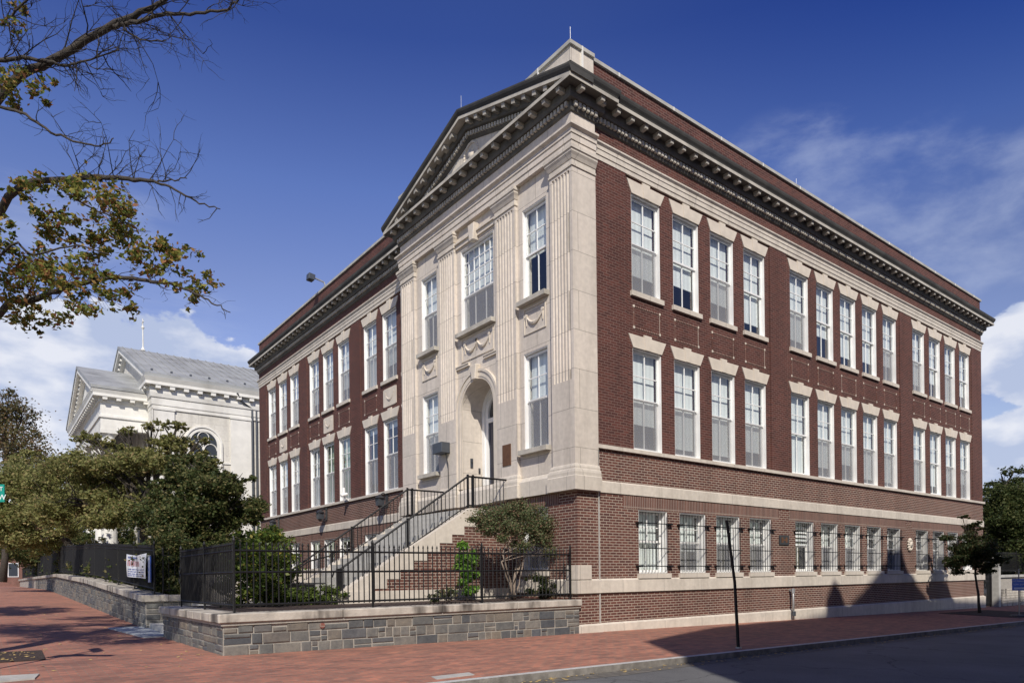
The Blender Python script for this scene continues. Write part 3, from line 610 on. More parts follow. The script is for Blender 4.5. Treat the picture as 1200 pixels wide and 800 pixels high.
o=mb.build('raking_dentils','cornice_clean',school); clipz(o,12.955); o['kind']='stuff'
mb=MB(); mb.poly([(PX+.06,E_,12.9),(PX+.06,PY,12.9),(PX+.06,PY,rk(PY)-.3),(PX+.06,ym,z_a-.3),(PX+.06,E_,rk(E_)-.3)]); mb.build('tympanum','stone',school)
mb=MB()   # round cartouche with garland
for a in range(0,360,15):
    mb.tube([(PX+.03,ym+.34*math.cos(R(a)),13.42+.36*math.sin(R(a))),(PX+.03,ym+.34*math.cos(R(a+16)),13.42+.36*math.sin(R(a+16)))],.05,6)
for s in (-1,1): mb.tube([(PX+.03,ym+s*.4,13.25),(PX+.02,ym+s*.7,13.08),(PX+.02,ym+s*1.15,13.04),(PX+.03,ym+s*1.5,13.02)],[.07,.09,.08,.03],6)
mb.tube([(PX+.06,ym,13.42),(PX-.02,ym,13.42)],.17,12)
mb.build('tympanum_ornament','stone_lintel',school,smooth=True)
mb=MB(); 
mb.prism([(yr,rk(yr)),(ym,z_a),(yl,rk(yl)),(yl,rk(yl)-.05),(ym,z_a-.05),(yr,rk(yr)-.05)],lambda p,q,d:(d,p,q+.006),PX-.3,.4); mb.build('pediment_roof','slate',school)
# pavilion parapet stone and copings
mb=MB(); mb.box(PX+.02,PX+.36,E_+.02,PY,13.05,14.0); mb.box(PX+.361,-.002,E_+.02,E_+.36,13.05,14.0); mb.build('pavilion_parapet','trim',school)
mb=MB(); mb.box(PX-.03,PX+.42,E_-.03,PY+.03,14.001,14.09); mb.box(PX+.421,.0,E_-.03,E_+.42,14.001,14.09)
mb.box(.001,Lx+.03,-.035,.40,13.991,14.08); mb.box(-.035,.40,.401,Wy+.03,13.991,14.08); mb.box(Lx-.38,Lx+.03,.401,16,13.991,14.08); mb.box(.401,16,Wy-.38,Wy+.03,13.991,14.08)
mb.build('coping','coping',school)
mb=MB()   # bright coping joints
for x in [2.1*k+.9 for k in range(12)]: MB().box(x,x+.05,-.038,.1,13.988,14.084).build('coping_joint','wtrim',school)
for (x,y) in ((PX-.033,2.0),(PX-.033,1.05)): MB().box(x,x+.1,y,y+.04,13.1,14.093).build('coping_joint','wtrim',school)
MB().box(-.42,-.38,E_-.033,E_+.03,13.1,14.093).build('coping_joint','wtrim',school)
for (x,y) in ((PX+.1,E_+.1),(PX-.3,ym),(9.5,.2),(18,.2)):
    z=14.08 if y!=ym else 14.55
    mb=MB(); mb.tube([(x,y,z),(x,y,z+.42)],.005,5); mb.tube([(x,y,z),(x,y,z+.06)],.03,6); mb.build('lightning_rod','galv',school)

# ---- windows
CACHE={}
def proto(key,fn):
    if key not in CACHE: CACHE[key]=fn()
    return CACHE[key]
def place(me,name,parent):
    o=bpy.data.objects.new(name,me); COL.objects.link(o); o.parent=parent; return o
def mesh_of(mb,mat,bevel=0):
    o=mb.build('tmp',mat); me=o.data; bpy.data.objects.remove(o); return me
rw=random.Random(11)
def window(x,y,z,w,h,face,low=(2,1),top=(2,2),blind=None,screen=True,sill=True,lintel=True,split=.49,mat='blind',deep=.12,grille=False,louver=False,lz=.32):
    """x,y,z: middle of the sill on the wall face; local X along the wall, Y inward"""
    f=place(proto(('case',w,h,deep),lambda:mesh_of(case_mb(w,h,deep),'white')),'window',school)
    f.location=(x,y,z); f.rotation_euler=(0,0,0 if face=='s' else -math.pi/2)
    mr=h*(1-split)   # height of the meeting rail
    place(proto(('sash',w,h,low,top,split,deep,louver),lambda:mesh_of(sash_mb(w,h,mr,low,top,deep,louver),'white')),'sash',f)
    def gm():
        mb=MB(); mb.quad((-w/2+.05,deep-.012,mr),(w/2-.05,deep-.012,mr),(w/2-.05,deep-.012,h-.05),(-w/2+.05,deep-.012,h-.05)); mb.quad((-w/2+.05,deep+.028,.05),(w/2-.05,deep+.028,.05),(w/2-.05,deep+.028,mr),(-w/2+.05,deep+.028,mr)); return mesh_of(mb,'glass')
    place(proto(('gl',w,h,split,deep),gm),'pane',f)
    b=rw.choice((.66,.75,.8,.82,.86,1.,1.,.78,.72,.9,.84)) if blind is None else blind
    if b>0:
        def bm_():
            mb=MB(); mb.quad((-w/2+.06,deep+.10,h*(1-b)),(w/2-.06,deep+.10,h*(1-b)),(w/2-.06,deep+.10,h-.04),(-w/2+.06,deep+.10,h-.04)); mb.box(-w/2+.06,w/2-.06,deep+.09,deep+.11,h*(1-b)-.02,h*(1-b)+.015); return mesh_of(mb,mat)
        place(proto(('bl',w,h,b,mat,deep),bm_),'blind',f)
    if screen:
        def sm():
            mb=MB(); mb.quad((-w/2+.06,deep-.03,.05),(w/2-.06,deep-.03,.05),(w/2-.06,deep-.03,mr),(-w/2+.06,deep-.03,mr)); return mesh_of(mb,'screen')
        place(proto(('sc',w,h,split,deep),sm),'insect_screen',f)
    if sill: place(proto(('sill',w),lambda:mesh_of(MB().box(-w/2-.07,w/2+.07,-.07,.14,-.13,-.004),'trim')),'sill',f)
    if lintel:
        def lm():
            mb=MB(); W2=w/2; mb.prism([(-W2,0),(W2,0),(W2+.17,lz),(.14,lz),(.15,lz+.06),(-.15,lz+.06),(-.14,lz),(-W2-.17,lz)],lambda p,q,d:(p,d,h+.002+q),-.028,.04)
            mb.prism([(-.10,0),(.10,0),(.142,lz+.055),(-.142,lz+.055)],lambda p,q,d:(p,d,h+.004+q),-.04,-.029); return mesh_of(mb,'stone_lintel')
        place(proto(('lin',w,h),lm),'lintel',f)
    if grille:
        def gr():
            mb=MB(); n=9
            for i in range(n): xx=-w/2+.07+(w-.14)*i/(n-1); mb.bar((xx,-.07,.02),(xx,-.07,h-.06),.014)
            for zz in (.18,h*.58-.3,h-.34):
                mb.box(-w/2-.02,w/2+.02,-.082,-.062,zz-.012,zz+.012)
            for zz in (.18,h-.34):
                for s in (-1,1): mb.box(s*(w/2-.04),s*(w/2+.12),-.10,.0,zz-.02,zz+.02)
            return mesh_of(mb,'iron')
        place(proto(('gr',w,h),gr),'grille',f)
    return f
def case_mb(w,h,deep):
    mb=MB(); t_=.022
    mb.box(-w/2,-w/2+t_,.012,deep+.06,0,h-.002); mb.box(w/2-t_,w/2,.012,deep+.06,0,h-.002); mb.box(-w/2+t_,w/2-t_,.012,deep+.06,h-t_,h-.002); mb.box(-w/2+t_,w/2-t_,.012,deep+.06,.0,.035); return mb
def sash_mb(w,h,mr,low,top,deep,louver):
    mb=MB(); t_=.05
    def sash(z0,z1,yy,grid_):
        a,b_=-w/2+.023,w/2-.023
        mb.box(a,a+t_,yy,yy+.035,z0,z1); mb.box(b_-t_,b_,yy,yy+.035,z0,z1); mb.box(a+t_,b_-t_,yy,yy+.035,z0,z0+t_); mb.box(a+t_,b_-t_,yy,yy+.035,z1-t_,z1)
        c,r_=grid_
        for i in range(1,c): xx=a+(b_-a)*i/c; mb.box(xx-.012,xx+.012,yy+.002,yy+.03,z0+t_,z1-t_)
        for j in range(1,r_):
            zz=z0+(z1-z0)*j/r_
            for i in range(c):
                xa=a+(b_-a)*i/c+(.012 if i else t_); xb=a+(b_-a)*(i+1)/c-(.012 if i<c-1 else t_); mb.box(xa,xb,yy+.002,yy+.03,zz-.012,zz+.012)
    sash(mr-.025,h-.045,deep-.03,top) if not louver else [mb.prism([(0,0),(.05,.05),(.06,.05),(.01,0)],lambda p,q,d:(d,deep-.03+p,mr+.02+k*.135+q*1.6),-w/2+.05,w/2-.05) for k in range(9)]
    sash(.035,mr+.025,deep+.01,low)
    return mb
for c in sidec:
    window(c,RB,Z1,SW,H1-Z1,'s',sill=False,screen=rw.random()>.2)
    window(c,RB,Z2,SW,H2-Z2,'s',screen=rw.random()>.45)
for i,c in enumerate(groundc): window(c,0,GZ,1.12,GH-GZ,'s',deep=.24,lintel=False,grille=(i<12),louver=(i==4),blind=(.95,.62,.5,.52,.0,.5,.45,0,0,0,0,.3,.4)[i],screen=(i not in (0,4)),top=(2,2))
for i,c in enumerate(frontc):
    window(RB,c,Z1,1.08,H1-Z1,'f',sill=False,blind=(0.1 if i<3 else (1 if i in(3,4) else None)),mat='curtain' if i in(3,4) else 'blind')
    window(RB,c,Z2,1.08,H2-Z2,'f')
    window(0,c,1.58,1.08,3.25-1.58,'f',lintel=False,blind=0,grille=False)
PW=-.68
for (c,w) in ((1.43,.94),(6.56,.92)):
    window(PW,c,8.60,w,10.95-8.60,'f',lintel=False,sill=False,blind=.5,screen=(c>3))
    window(PW,c,4.80,w,7.27-4.80,'f',lintel=False,sill=False,blind=.45 if c<3 else .6)
window(PW,3.97,8.60,1.60,2.4,'f',lintel=False,sill=False,top=(6,4),low=(3,1),split=.56,blind=.5)
window(-.69,1.5,1.72,.96,3.3-1.72,'f',lintel=False,grille=False,blind=.3)
mb=MB()
for c,w,z in ((1.43,.94,4.80),(1.43,.94,8.6),(6.56,.92,4.8),(6.56,.92,8.6),(3.97,1.6,8.6)): MB().box(PW-.17,PW+.15,c-w/2-.09,c+w/2+.09,z-.12,z-.004).build('window_sill','cornice_clean',school)
# relief panels with garlands on the pavilion
def garland(name,x,yc,z,w,parent=None,n=1):
    mb=MB(); hh=.30
    mb.box(x,x+.02,yc-w/2,yc+w/2,z+hh,z+hh+.03); mb.box(x,x+.02,yc-w/2,yc+w/2,z-hh-.03,z-hh); mb.box(x,x+.02,yc-w/2-.03,yc-w/2,z-hh-.03,z+hh+.03); mb.box(x,x+.02,yc+w/2,yc+w/2+.03,z-hh-.03,z+hh+.03)
    sw=w*.8/n
    for k in range(n):
        c0=yc-w*.4+sw*(k+.5)
        pts=[(x+.01,c0+sw/2*t_,z+.12-.22*(1-t_*t_)) for t_ in [i/5-1 for i in range(11)]]
        mb.tube(pts,[.02+.035*(1-abs(i/5-1)) for i in range(11)],6)
        for s in (-1,1): mb.tube([(x-.02,c0+s*sw/2,z+.14),(x+.02,c0+s*sw/2,z+.14)],.045,8); mb.tube([(x+.01,c0+s*sw/2,z+.1),(x+.01,c0+s*sw/2,z-.12)],[.03,.012],5)
    return mb.build(name,'stone_lintel',parent or school,smooth=False)
garland('relief_panel',-.705,1.43,8.07,.8); garland('relief_panel',-.705,6.56,8.07,.8); garland('relief_panel',-.705,3.97,8.1,1.5,n=2)
# spandrels between the storeys
def spandrel(c,face,stone=False):
    P=(lambda u,d,z:(u,RB-d,z)) if face=='s' else (lambda u,d,z:(RB-d,u,z))
    def bx(mb,u0,u1,d0,d1,z0,z1):
        a=P(u0,d0,z0); b_=P(u1,d1,z1); mb.box(a[0],b_[0],a[1],b_[1],z0,z1)
    if not stone:
        mb=MB()
        for u in (-.5,.5):
            for z in (7.88,8.42): bx(mb,c+u-.028,c+u+.028,0,.014,z-.028,z+.028)
        p=mb.build('spandrel_corner_block','stone_lintel',school)
        mb=MB()
        for z in (7.88,8.42): bx(mb,c-.465,c+.465,0,.012,z-.022,z+.022)
        for u in (-.5,.5): bx(mb,c+u-.02,c+u+.02,0,.012,7.915,8.385)
        mb.build('spandrel_border','soldier',school)
    else:
        mb=MB(); bx(mb,c-.5,c+.5,0,.02,7.84,8.46); mb.build('spandrel_panel','stone_lintel',school); garland('relief_panel',.018,c,8.15,.78)
for c in sidec: spandrel(c,'s')
for g in front_groups:
    for k,c in enumerate(g): spandrel(c,'f',k==1)
# relief medallion on the base wall
mb=MB()
for a in range(0,360,30): mb.tube([(17.1+.12*math.cos(R(a)),-.05,2.64+.15*math.sin(R(a))),(17.1+.22*math.cos(R(a)),-.03,2.64+.26*math.sin(R(a)))],[.06,.03],6)
mb.tube([(17.1,.0,2.64),(17.1,-.09,2.64)],.13,10); mb.build('medallion','stone_lintel',school,smooth=True)
# ---- entrance door
mb=MB(); yy=.1
def archband(mb,r0,r1,x0,x1,zb):
    for a in range(0,180,9):
        q=[(cy+r*math.cos(R(t_)),cz+r*math.sin(R(t_))) for r,t_ in ((r0,a),(r1,a),(r1,a+9),(r0,a+9))]; mb.prism(q,lambda p,q_,d:(d,p,q_),x0,x1)
    for s in (-1,1): mb.box(x0,x1,cy+s*r0,cy+s*r1,zb,cz)
archband(mb,.66,.779,.0,.12,3.76); archband(mb,.53,.66,.05,.12,3.76); mb.box(.05,.12,cy-.53,cy+.53,6.09,6.22)
for a in (60,90,120): mb.bar((.09,cy,6.2),(.09,cy+.47*math.cos(R(a)),cz+.47*math.sin(R(a))),.025)
df=mb.build('door_frame','white',school)
mb=MB(); mb.box(.09,.12,cy-.53,cy+.53,3.78,6.09); d=mb.build('door','door',school)
mb=MB(); mb.box(.075,.089,cy+.12,cy+.30,4.5,5.5); mb.build('pane','glass',d)
mb=MB()
for z0,z1 in ((3.9,4.4),(5.6,6.0)):
    for s in (-1,1): mb.box(.078,.09,cy+s*.08,cy+s*.38,z0,z1)
mb.build('panel','door',d)
mb=MB(); mb.tube([(.09,cy-.36,4.78),(.03,cy-.36,4.78)],.03,8); mb.build('handle','bronze',d)
mb=MB(); mb.poly([(.10,cy+.53*math.cos(R(a)),cz+.53*math.sin(R(a))) for a in range(0,181,12)]+[(.10,cy-.53,6.2),(.10,cy+.53,6.2)][::-1]); mb.build('fanlight','glass',school)
mb=MB(); mb.box(.125,.14,3.1,4.9,3.3,7.2); mb.build('door_backing','darkin',school)
mb=MB(); mb.box(-.36,.12,3.21,4.75,3.3,3.76); mb.box(-.68,-.36,3.21,4.75,3.3,3.52); mb.build('door_step','conc',school)

# ---- things fixed on the school
def small(name,label,cat,mb,mat,bevel=.004): return tag(mb.build(name,mat,bevel=bevel),label,cat)
small('plaque','bronze plaque on the stone pilaster beside the arched entrance','plaque',MB().box(PX-.02,PX-.001,2.36,2.72,4.5,5.06),'bronze')
t=thing('junction_box','dark grey metal box with a cable hanging down, on the stone front by the arch','electrical box',(PX,5.5,5.3))
MB().box(-.30,-.005,-.20,.32,-.05,.26).build('box_body','grey',t,bevel=.01); MB().tube([(-.1,-.1,-.05),(-.05,-.15,-.4),(-.02,-.12,-1.2),(-.03,.0,-1.7)],.014,5).build('cable','black',t)
t=thing('intercom','small metal intercom panel inside the arched entrance','intercom',(-.35,4.75,4.9)); MB().box(-.09,.0,-.03,-.002,-.12,.14).build('faceplate','grey',t,bevel=.004); MB().box(-.06,-.02,-.036,-.031,-.02,.05).build('keypad','black',t)
t=thing('card_reader','tiny black card reader beside the blue entrance door','card reader',(-.12,4.75,4.7)); MB().box(-.03,.03,-.03,-.002,-.07,.08).build('reader_body','black',t,bevel=.004); MB().box(-.012,.012,-.036,-.031,.03,.05).build('reader_light','galv',t)
LN=[('black wall lantern on the front brickwork, nearest the entrance stairs',10.79,4.28),('black wall lantern on the front brickwork, middle one of the three',16.35,4.2),('black wall lantern on the front brickwork, farthest from the entrance',22.34,4.2)]
for lab,y,z in LN:
    t=thing('wall_lantern',lab,'lantern',(0,y,z),'wall lanterns along the front')
    MB().box(-.03,-.001,-.09,.09,-.12,.42).build('backplate','black',t)
    mb=MB(); mb.tube([(-.03,0,.32),(-.16,0,.40),(-.30,0,.30)],.02,6); mb.tube([(-.03,0,-.1),(-.16,0,-.16),(-.26,0,-.12)],.018,6); mb.build('arm','black',t)
    MB().prism([(-.09,0),(.09,0),(.14,.26),(-.14,.26)],lambda p,q,d:(-.30+d,p,q-.08),-.12,.12).build('lamp_glass','grey',t)
    mb=MB(); mb.tube([(-.30,0,.19),(-.30,0,.24),(-.30,0,.33)],[.21,.15,.03],8); mb.tube([(-.30,0,-.17),(-.30,0,-.08)],[.03,.11],8); mb.build('cap','black',t)
t=thing('security_camera','small white security camera on the sill course of the front','camera',(-.08,13.95,4.7)); MB().tube([(0,0,0),(-.16,0,.12),(-.2,0,.2)],.03,6).build('bracket','white',t); MB().tube([(-.08,-.05,.25),(-.34,-.05,.16)],.06,8).build('camera_body','white',t); MB().tube([(-.2,.0,.5),(-.2,0,.2)],[.05,.07],8).build('housing','white',t)
t=thing('floodlight','grey floodlight on an arm above the front parapet','floodlight',(.1,16.6,14.08))
MB().tube([(.1,0,0),(.0,0,.32),(-.55,.0,.42)],.04,6).build('arm','galv',t); MB().prism([(-.14,-.13),(.12,-.15),(.17,.10),(-.12,.14)],lambda p,q,d:(-.6+p,d,.38+q),-.16,.16).build('lamp_head','grey',t,bevel=.02)
t=thing('mounted_sign','small dark plaque with pale H shaped letter on the side brickwork','sign',(8.15,0,2.62))
MB().box(-.27,.27,-.035,-.001,-.15,.15).build('sign_board','black',t,bevel=.004)
mb=MB(); mb.box(-.17,-.06,-.04,-.036,-.08,.09); mb.box(.06,.17,-.04,-.036,-.08,.09); mb.box(-.06,.06,-.04,-.036,-.02,.025); mb.build('lettering','bronze',t)
t=thing('standpipe','short grey standpipe against the side wall of the school','pipe',(8.43,-.14,zg(8.4,0)))
MB().tube([(0,0,0),(0,0,.85),(0,.12,.93)],.035,8).build('pipe','galv',t,smooth=True); MB().tube([(0,-.02,.12),(0,-.02,.26)],.06,8).build('coupling','grey',t)
MB().tube([(0,0,.84),(0,0,.98)],.055,8).build('pipe_cap','galv',t)

# ------------------------------------------------------------------ entrance stairs
st=thing('entrance_stairs','stone and brick stairs with iron railings climbing to the arched entrance','stairs',(0,0,0))
XA,XB=-2.02,-5.5; ZL,ZB=3.28,1.12; nst=13; y0,y1=2.62,5.52
mb=MB()
mb.box(XA,-.78,y0,y1,1.0,ZL)
for k in range(nst):
    x0=lerp(XB,XA,k/nst); z1=ZB+(ZL-ZB)*(k+1)/nst*1.0
    mb.box(x0,lerp(XB,XA,(k+1)/nst)-.0005,y0,y1,1.0,z1-.0)
mb.build('steps','conc',st)
for ya in (y0-.26,y1+.01):      # cheek walls: brick with stepped stone capping
    mb=MB(); OF=.20; n=10; pts=[(XB-.1,1.0),(-.78,1.0),(-.78,ZL-.22)]
    for k in range(n,0,-1):
        xa=lerp(XB,XA+.1,k/n); za=ZB-OF+(ZL-.22-ZB+OF)*(k/n); zb=ZB-OF+(ZL-.22-ZB+OF)*((k-1)/n)
        pts.append((xa,za)); pts.append((xa,max(1.0,zb)))
    pts.append((XB-.1,1.02))
    mb.prism(pts,lambda p,q,d:(p,d,q),ya,ya+.25); mb.build('cheek_wall','brick_low',st)
    mb=MB(); top=[(-.78,ZL+.03),(XA-.05,ZL+.03),(XB-.1,ZB+.12),(XB-.25,ZB+.12),(XB-.25,.98),(XB-.08,.98)]
    low=[]
    for k in range(1,n+1):
        xa=lerp(XB,XA+.1,k/n); za=ZB-OF+(ZL-.22-ZB+OF)*(k/n); zb=ZB-OF+(ZL-.22-ZB+OF)*((k-1)/n); low+= [(xa,max(1.02,zb)),(xa,za)]
    low+=[(-.78,ZL-.22)]
    mb.prism(top+low,lambda p,q,d:(p,d,q),ya-.015,ya+.262); mb.build('stringer','trim',st); MB().box(XB-.11,-.70,ya-.03,ya+.27,.98,1.30).build('base_course','trim',st)
for k,(ya,lab) in enumerate(((y0-.10,'near'),(y1+.10,'far'))):
    mb=MB(); hz=.84
    A=Vector((-.80,ya,ZL+hz)); B=Vector((XA-.02,ya,ZL+hz)); C_=Vector((XB,ya,ZB+hz-.18))
    mb.bar(A,B,.035); mb.bar(B,C_,.035); low=.12
    mb.bar(A-Vector((0,0,hz-low)),B-Vector((0,0,hz-low)),.022); mb.bar(B-Vector((0,0,hz-low)),C_-Vector((0,0,hz-.28)),.022)
    mb.tube([C_,C_+Vector((-.12,0,-.04)),C_+Vector((-.16,0,-.16))],.02,6)
    rl=mb.build('railing','iron',st)
    mb=MB()
    for i in range(1,11): x=lerp(A.x,B.x,i/11); mb.bar((x,ya,ZL+.03),(x,ya,ZL+hz),.016)
    for i in range(1,31): f_=i/31; p=B.lerp(C_,f_); mb.bar((p.x,ya,p.z-hz+lerp(.05,.22,f_)),(p.x,ya,p.z),.016)
    mb.build('balusters','iron',rl)
    for p in (B,B+Vector((.16,0,0)),A+Vector((.03,0,0)),B.lerp(C_,.5)): MB().box(p.x-.022,p.x+.022,ya-.022,ya+.022,p.z-hz,p.z+.05).build('newel_post','iron',rl)
    MB().box(C_.x-.05,C_.x+.05,ya-.05,ya+.05,.98,C_.z+.03).build('newel_post','iron',rl)
# areaway rails and low walls in the yard beyond the stairs
mb=MB(); mb.box(-7.4,-2.2,6.55,6.75,1.0,1.72); mb.box(-3.6,-3.4,6.76,12,1.0,1.9); mb.box(-7.4,-7.2,6.76,10,1.0,1.62); tag(mb.build('low_wall','trim',bevel=.01),'low pale stone wall round the basement entry beyond the stairs','wall')
t=thing('handrail','curved black iron handrail dipping between posts by the low pale wall','handrail',(-5.2,6.65,1.72))
mb=MB(); pts=[(-.95,0,.62),(-.6,0,.3),(-.2,0,.05),(.2,0,.08),(.6,0,.35),(1.2,0,.5)]; mb.tube(pts,.022,6,cap=True); mb.tube([(1.2,0,.5),(1.6,0,.72),(2.0,0,.45),(2.4,0,.15)],.022,6); mb.build('rail','iron',t)
mb=MB()
for x,z in ((-.95,.68),(.35,.5),(1.3,.6)): mb.bar((x,0,-.7),(x,0,z),.05)
mb.build('post','iron',t)
t=thing('planter_box','dark rectangular planter in the yard in front of the low pale wall','planter',(-5.6,4.9,1.02)); MB().box(-.75,.75,-.25,.25,0,.42).build('planter_body','black',t); MB().box(-.80,.80,-.30,.30,.421,.47).build('rim','black',t)
# yard surface
mb=MB()
def yz(x,y): return 1.03+.02*max(0,min(30,y-6))
ysn=[.02,2,4.3]; 
def ygrid(xs,ys_,mb):
    for i in range(len(xs)-1):
        for j in range(len(ys_)-1): mb.quad(*[(x,y,yz(x,y)) for x,y in ((xs[i],ys_[j]),(xs[i+1],ys_[j]),(xs[i+1],ys_[j+1]),(xs[i],ys_[j+1]))])
ygrid([-8.4,-4,-.69],[.02,2,4.3],mb); ygrid([-8.4,-4,0],[6.9,8,12,16,20,25.1],mb); ygrid([-7.0,-.7],[4.3,6.9],mb); ygrid([-8.4,-4,0,8,20,40],[25.1,30,36,60,110],mb)
struct(mb.build('yard_ground','mulch'))
# gate steps
mb=MB()
for k in range(4): mb.box(-8.55+.32*k,-8.55+.32*(k+1)-.001,4.45,6.75,.2,.40+.16*(k+1))
mb.box(-7.27,-5.6,4.45,6.75,.5,1.04); struct(mb.build('path_steps','conc'))
struct(slab('',[(-9.05,4.5),(-8.56,4.5),(-8.56,7.3),(-9.35,7.3)],'bluestone',.03).build('step_slab','bluestone'))

# ------------------------------------------------------------------ stone retaining walls
def ashlar_rects(x0,x1,z0,z1,rnd):
    out=[]; z=z0
    while z<z1-.04:
        rh=rnd.choice((.12,.15,.19,.23)); rh=min(rh,z1-z); 
        if z1-(z+rh)<.09: rh=z1-z
        x=x0
        while x<x1-.03:
            w=rnd.uniform(.15,.50)*(1.0 if rh>.15 else 1.15); w=min(w,x1-x)
            if x1-(x+w)<.1: w=x1-x
            if rh>.17 and rnd.random()<.30:
                s=rnd.uniform(.4,.6)*rh; out+= [(x,x+w,z,z+s),(x,x+w,z+s,z+rh)]
            elif rh>.17 and rnd.random()<.25 and w>.3:
                c=rnd.uniform(.3,.5)*w; s=.5*rh; out+=[(x,x+c,z,z+s),(x,x+c,z+s,z+rh),(x+c,x+w,z,z+rh)]
            else: out.append((x,x+w,z,z+rh))
            x+=w
        z+=rh
    return out
def stones(mb,a,b_,zb,zt,nrm,rnd):
    """stones on the vertical face between plan points a and b; zb/zt(fraction)"""
    a=Vector(a); b_=Vector(b_); d=(b_-a); Ln=d.length; d.normalize(); nn=Vector(nrm)
    for x0,x1,z0,z1 in ashlar_rects(0,Ln,0,1.15,rnd):
        g=.012; f=(x0+x1)/2/Ln; base=zb(f); top=zt(f)
        za=base+z0; zc=min(base+z1,top-.0)
        if zc-za<.05: continue
        P=[(x0+g,za+g),(x1-g,za+g),(x1-g,zc-g),(x0+g,zc-g)]; P=[(max(.0,p)+rnd.uniform(-.004,.004),q+rnd.uniform(-.004,.004)) for p,q in P]
        pr=rnd.uniform(.008,.028); i=len(mb.v)
        for dd,sh in ((0,0),(pr*.7,0),(pr,.012)):
            cx=sum(p for p,q in P)/4; cz=sum(q for p,q in P)/4
            for p,q in P:
                p_=p+(sh if p<cx else -sh); q_=q+(sh if q<cz else -sh); w=a+d*p_+nn*dd; mb.v.append((w.x,w.y,q_))
        for k in range(4):
            k2=(k+1)%4; mb.f.append((i+k,i+k2,i+4+k2,i+4+k)); mb.f.append((i+4+k,i+4+k2,i+8+k2,i+8+k))
        mb.f.append((i+8,i+9,i+10,i+11))
rnd=random.Random(5)
w1=thing('retaining_wall','grey random stone retaining wall with pale cap, wrapping the front yard corner','stone wall',(0,0,0))
mb=MB(); mb.box(-8.66,-.72,-.10,.3,-.3,.84); mb.box(-8.66,-8.3,.301,4.4,-.3,.84); mb.box(-8.66,-8.0,4.401,4.5,-.3,.84); mb.build('mortar_core','mortar',w1)
mb=MB(); f0=lambda f:zg(lerp(-8.66,-.72,f),0)-.03
stones(mb,(-8.66,-.10),(-.72,-.10),f0,lambda f:.84,(0,-1),rnd); stones(mb,(-8.66,4.5),(-8.66,-.10),lambda f:.33,lambda f:.84,(-1,0),rnd); stones(mb,(-8.0,4.5),(-8.66,4.5),lambda f:.33,lambda f:.84,(0,1),rnd)
mb.build('stone_facing','ashlar',w1)
# cap stones, each with a clear joint
mb=MB(); xs=[-8.75,-6.6,-4.5,-2.6,-.68]
for a,b_ in zip(xs[:-1],xs[1:]): mb.box(a+.004,b_-.004,-.18,.34,.885,1.035)
yy=[.345,.95,1.55,2.15,2.8,3.5,4.56]
for a,b_ in zip(yy[:-1],yy[1:]): mb.box(-8.75,-8.25,a+.006,b_-.006,.885,1.035)
mb.build('cap','capstone',w1,bevel=.015)
mb=MB(); mb.box(-8.70,-.7,-.14,.28,.839,.886); mb.box(-8.70,-8.28,.281,4.5,.839,.886); mb.build('cap_bed','mortar',w1)
mb=MB(); mb.tube([(-6.98,-.10,.76),(-6.98,-.135,.76)],.05,10); mb.build('drain_pipe','red_house',w1)
# second wall along the street
def capz(y): 
    P=[(6.7,1.24),(18,1.68),(31,2.0),(49,1.95),(75,1.85)]
    for (a,za),(b_,zb) in zip(P[:-1],P[1:]):
        if y<=b_: return lerp(za,zb,max(0,(y-a)/(b_-a)))
    return P[-1][1]
w2=thing('retaining_wall','long grey stone retaining wall running away along the brick pavement','stone wall',(0,0,0))
mb=MB(); yy=[6.78,10,14,18,22,26,31,36,42,49,60,75]
for a,b_ in zip(yy[:-1],yy[1:]):
    i=len(mb.v)
    for y in (a,b_): mb.v+=[(-8.62,y,-.2),(-8.2,y,-.2),(-8.2,y,capz(y)-.17),(-8.62,y,capz(y)-.17)]
    for q in ((0,1,2,3),(4,7,6,5),(0,3,7,4),(3,2,6,7),(1,5,6,2)): mb.f.append(tuple(i+k for k in q))
mb.box(-8.2,-6.2,6.78,7.1,.2,1.07)
mb.build('mortar_core','mortar',w2)
mb=MB()
stones(mb,(-8.62,49),(-8.62,6.78),lambda f:zg(-8.6,lerp(49,6.78,f))-.03,lambda f:capz(lerp(49,6.78,f))-.17,(-1,0),rnd); stones(mb,(-8.62,6.78),(-6.2,6.78),lambda f:.4,lambda f:1.07,(0,-1),rnd)
mb.build('stone_facing','ashlar',w2)
mb=MB(); y=6.7
while y<74:
    y2=y+.85 if y<49 else y+3; i=len(mb.v)
    for q in (y+.006,y2-.006): z=capz(q); mb.v+=[(-8.72,q,z-.165),(-8.12,q,z-.165),(-8.12,q,z),(-8.72,q,z)]
    for q in ((0,1,2,3),(4,7,6,5),(0,3,7,4),(3,2,6,7),(1,5,6,2),(0,4,5,1)): mb.f.append(tuple(i+k for k in q))
    y=y2
mb.box(-8.115,-6.2,6.7,7.15,1.075,1.235); mb.build('cap','capstone',w2,bevel=.012)

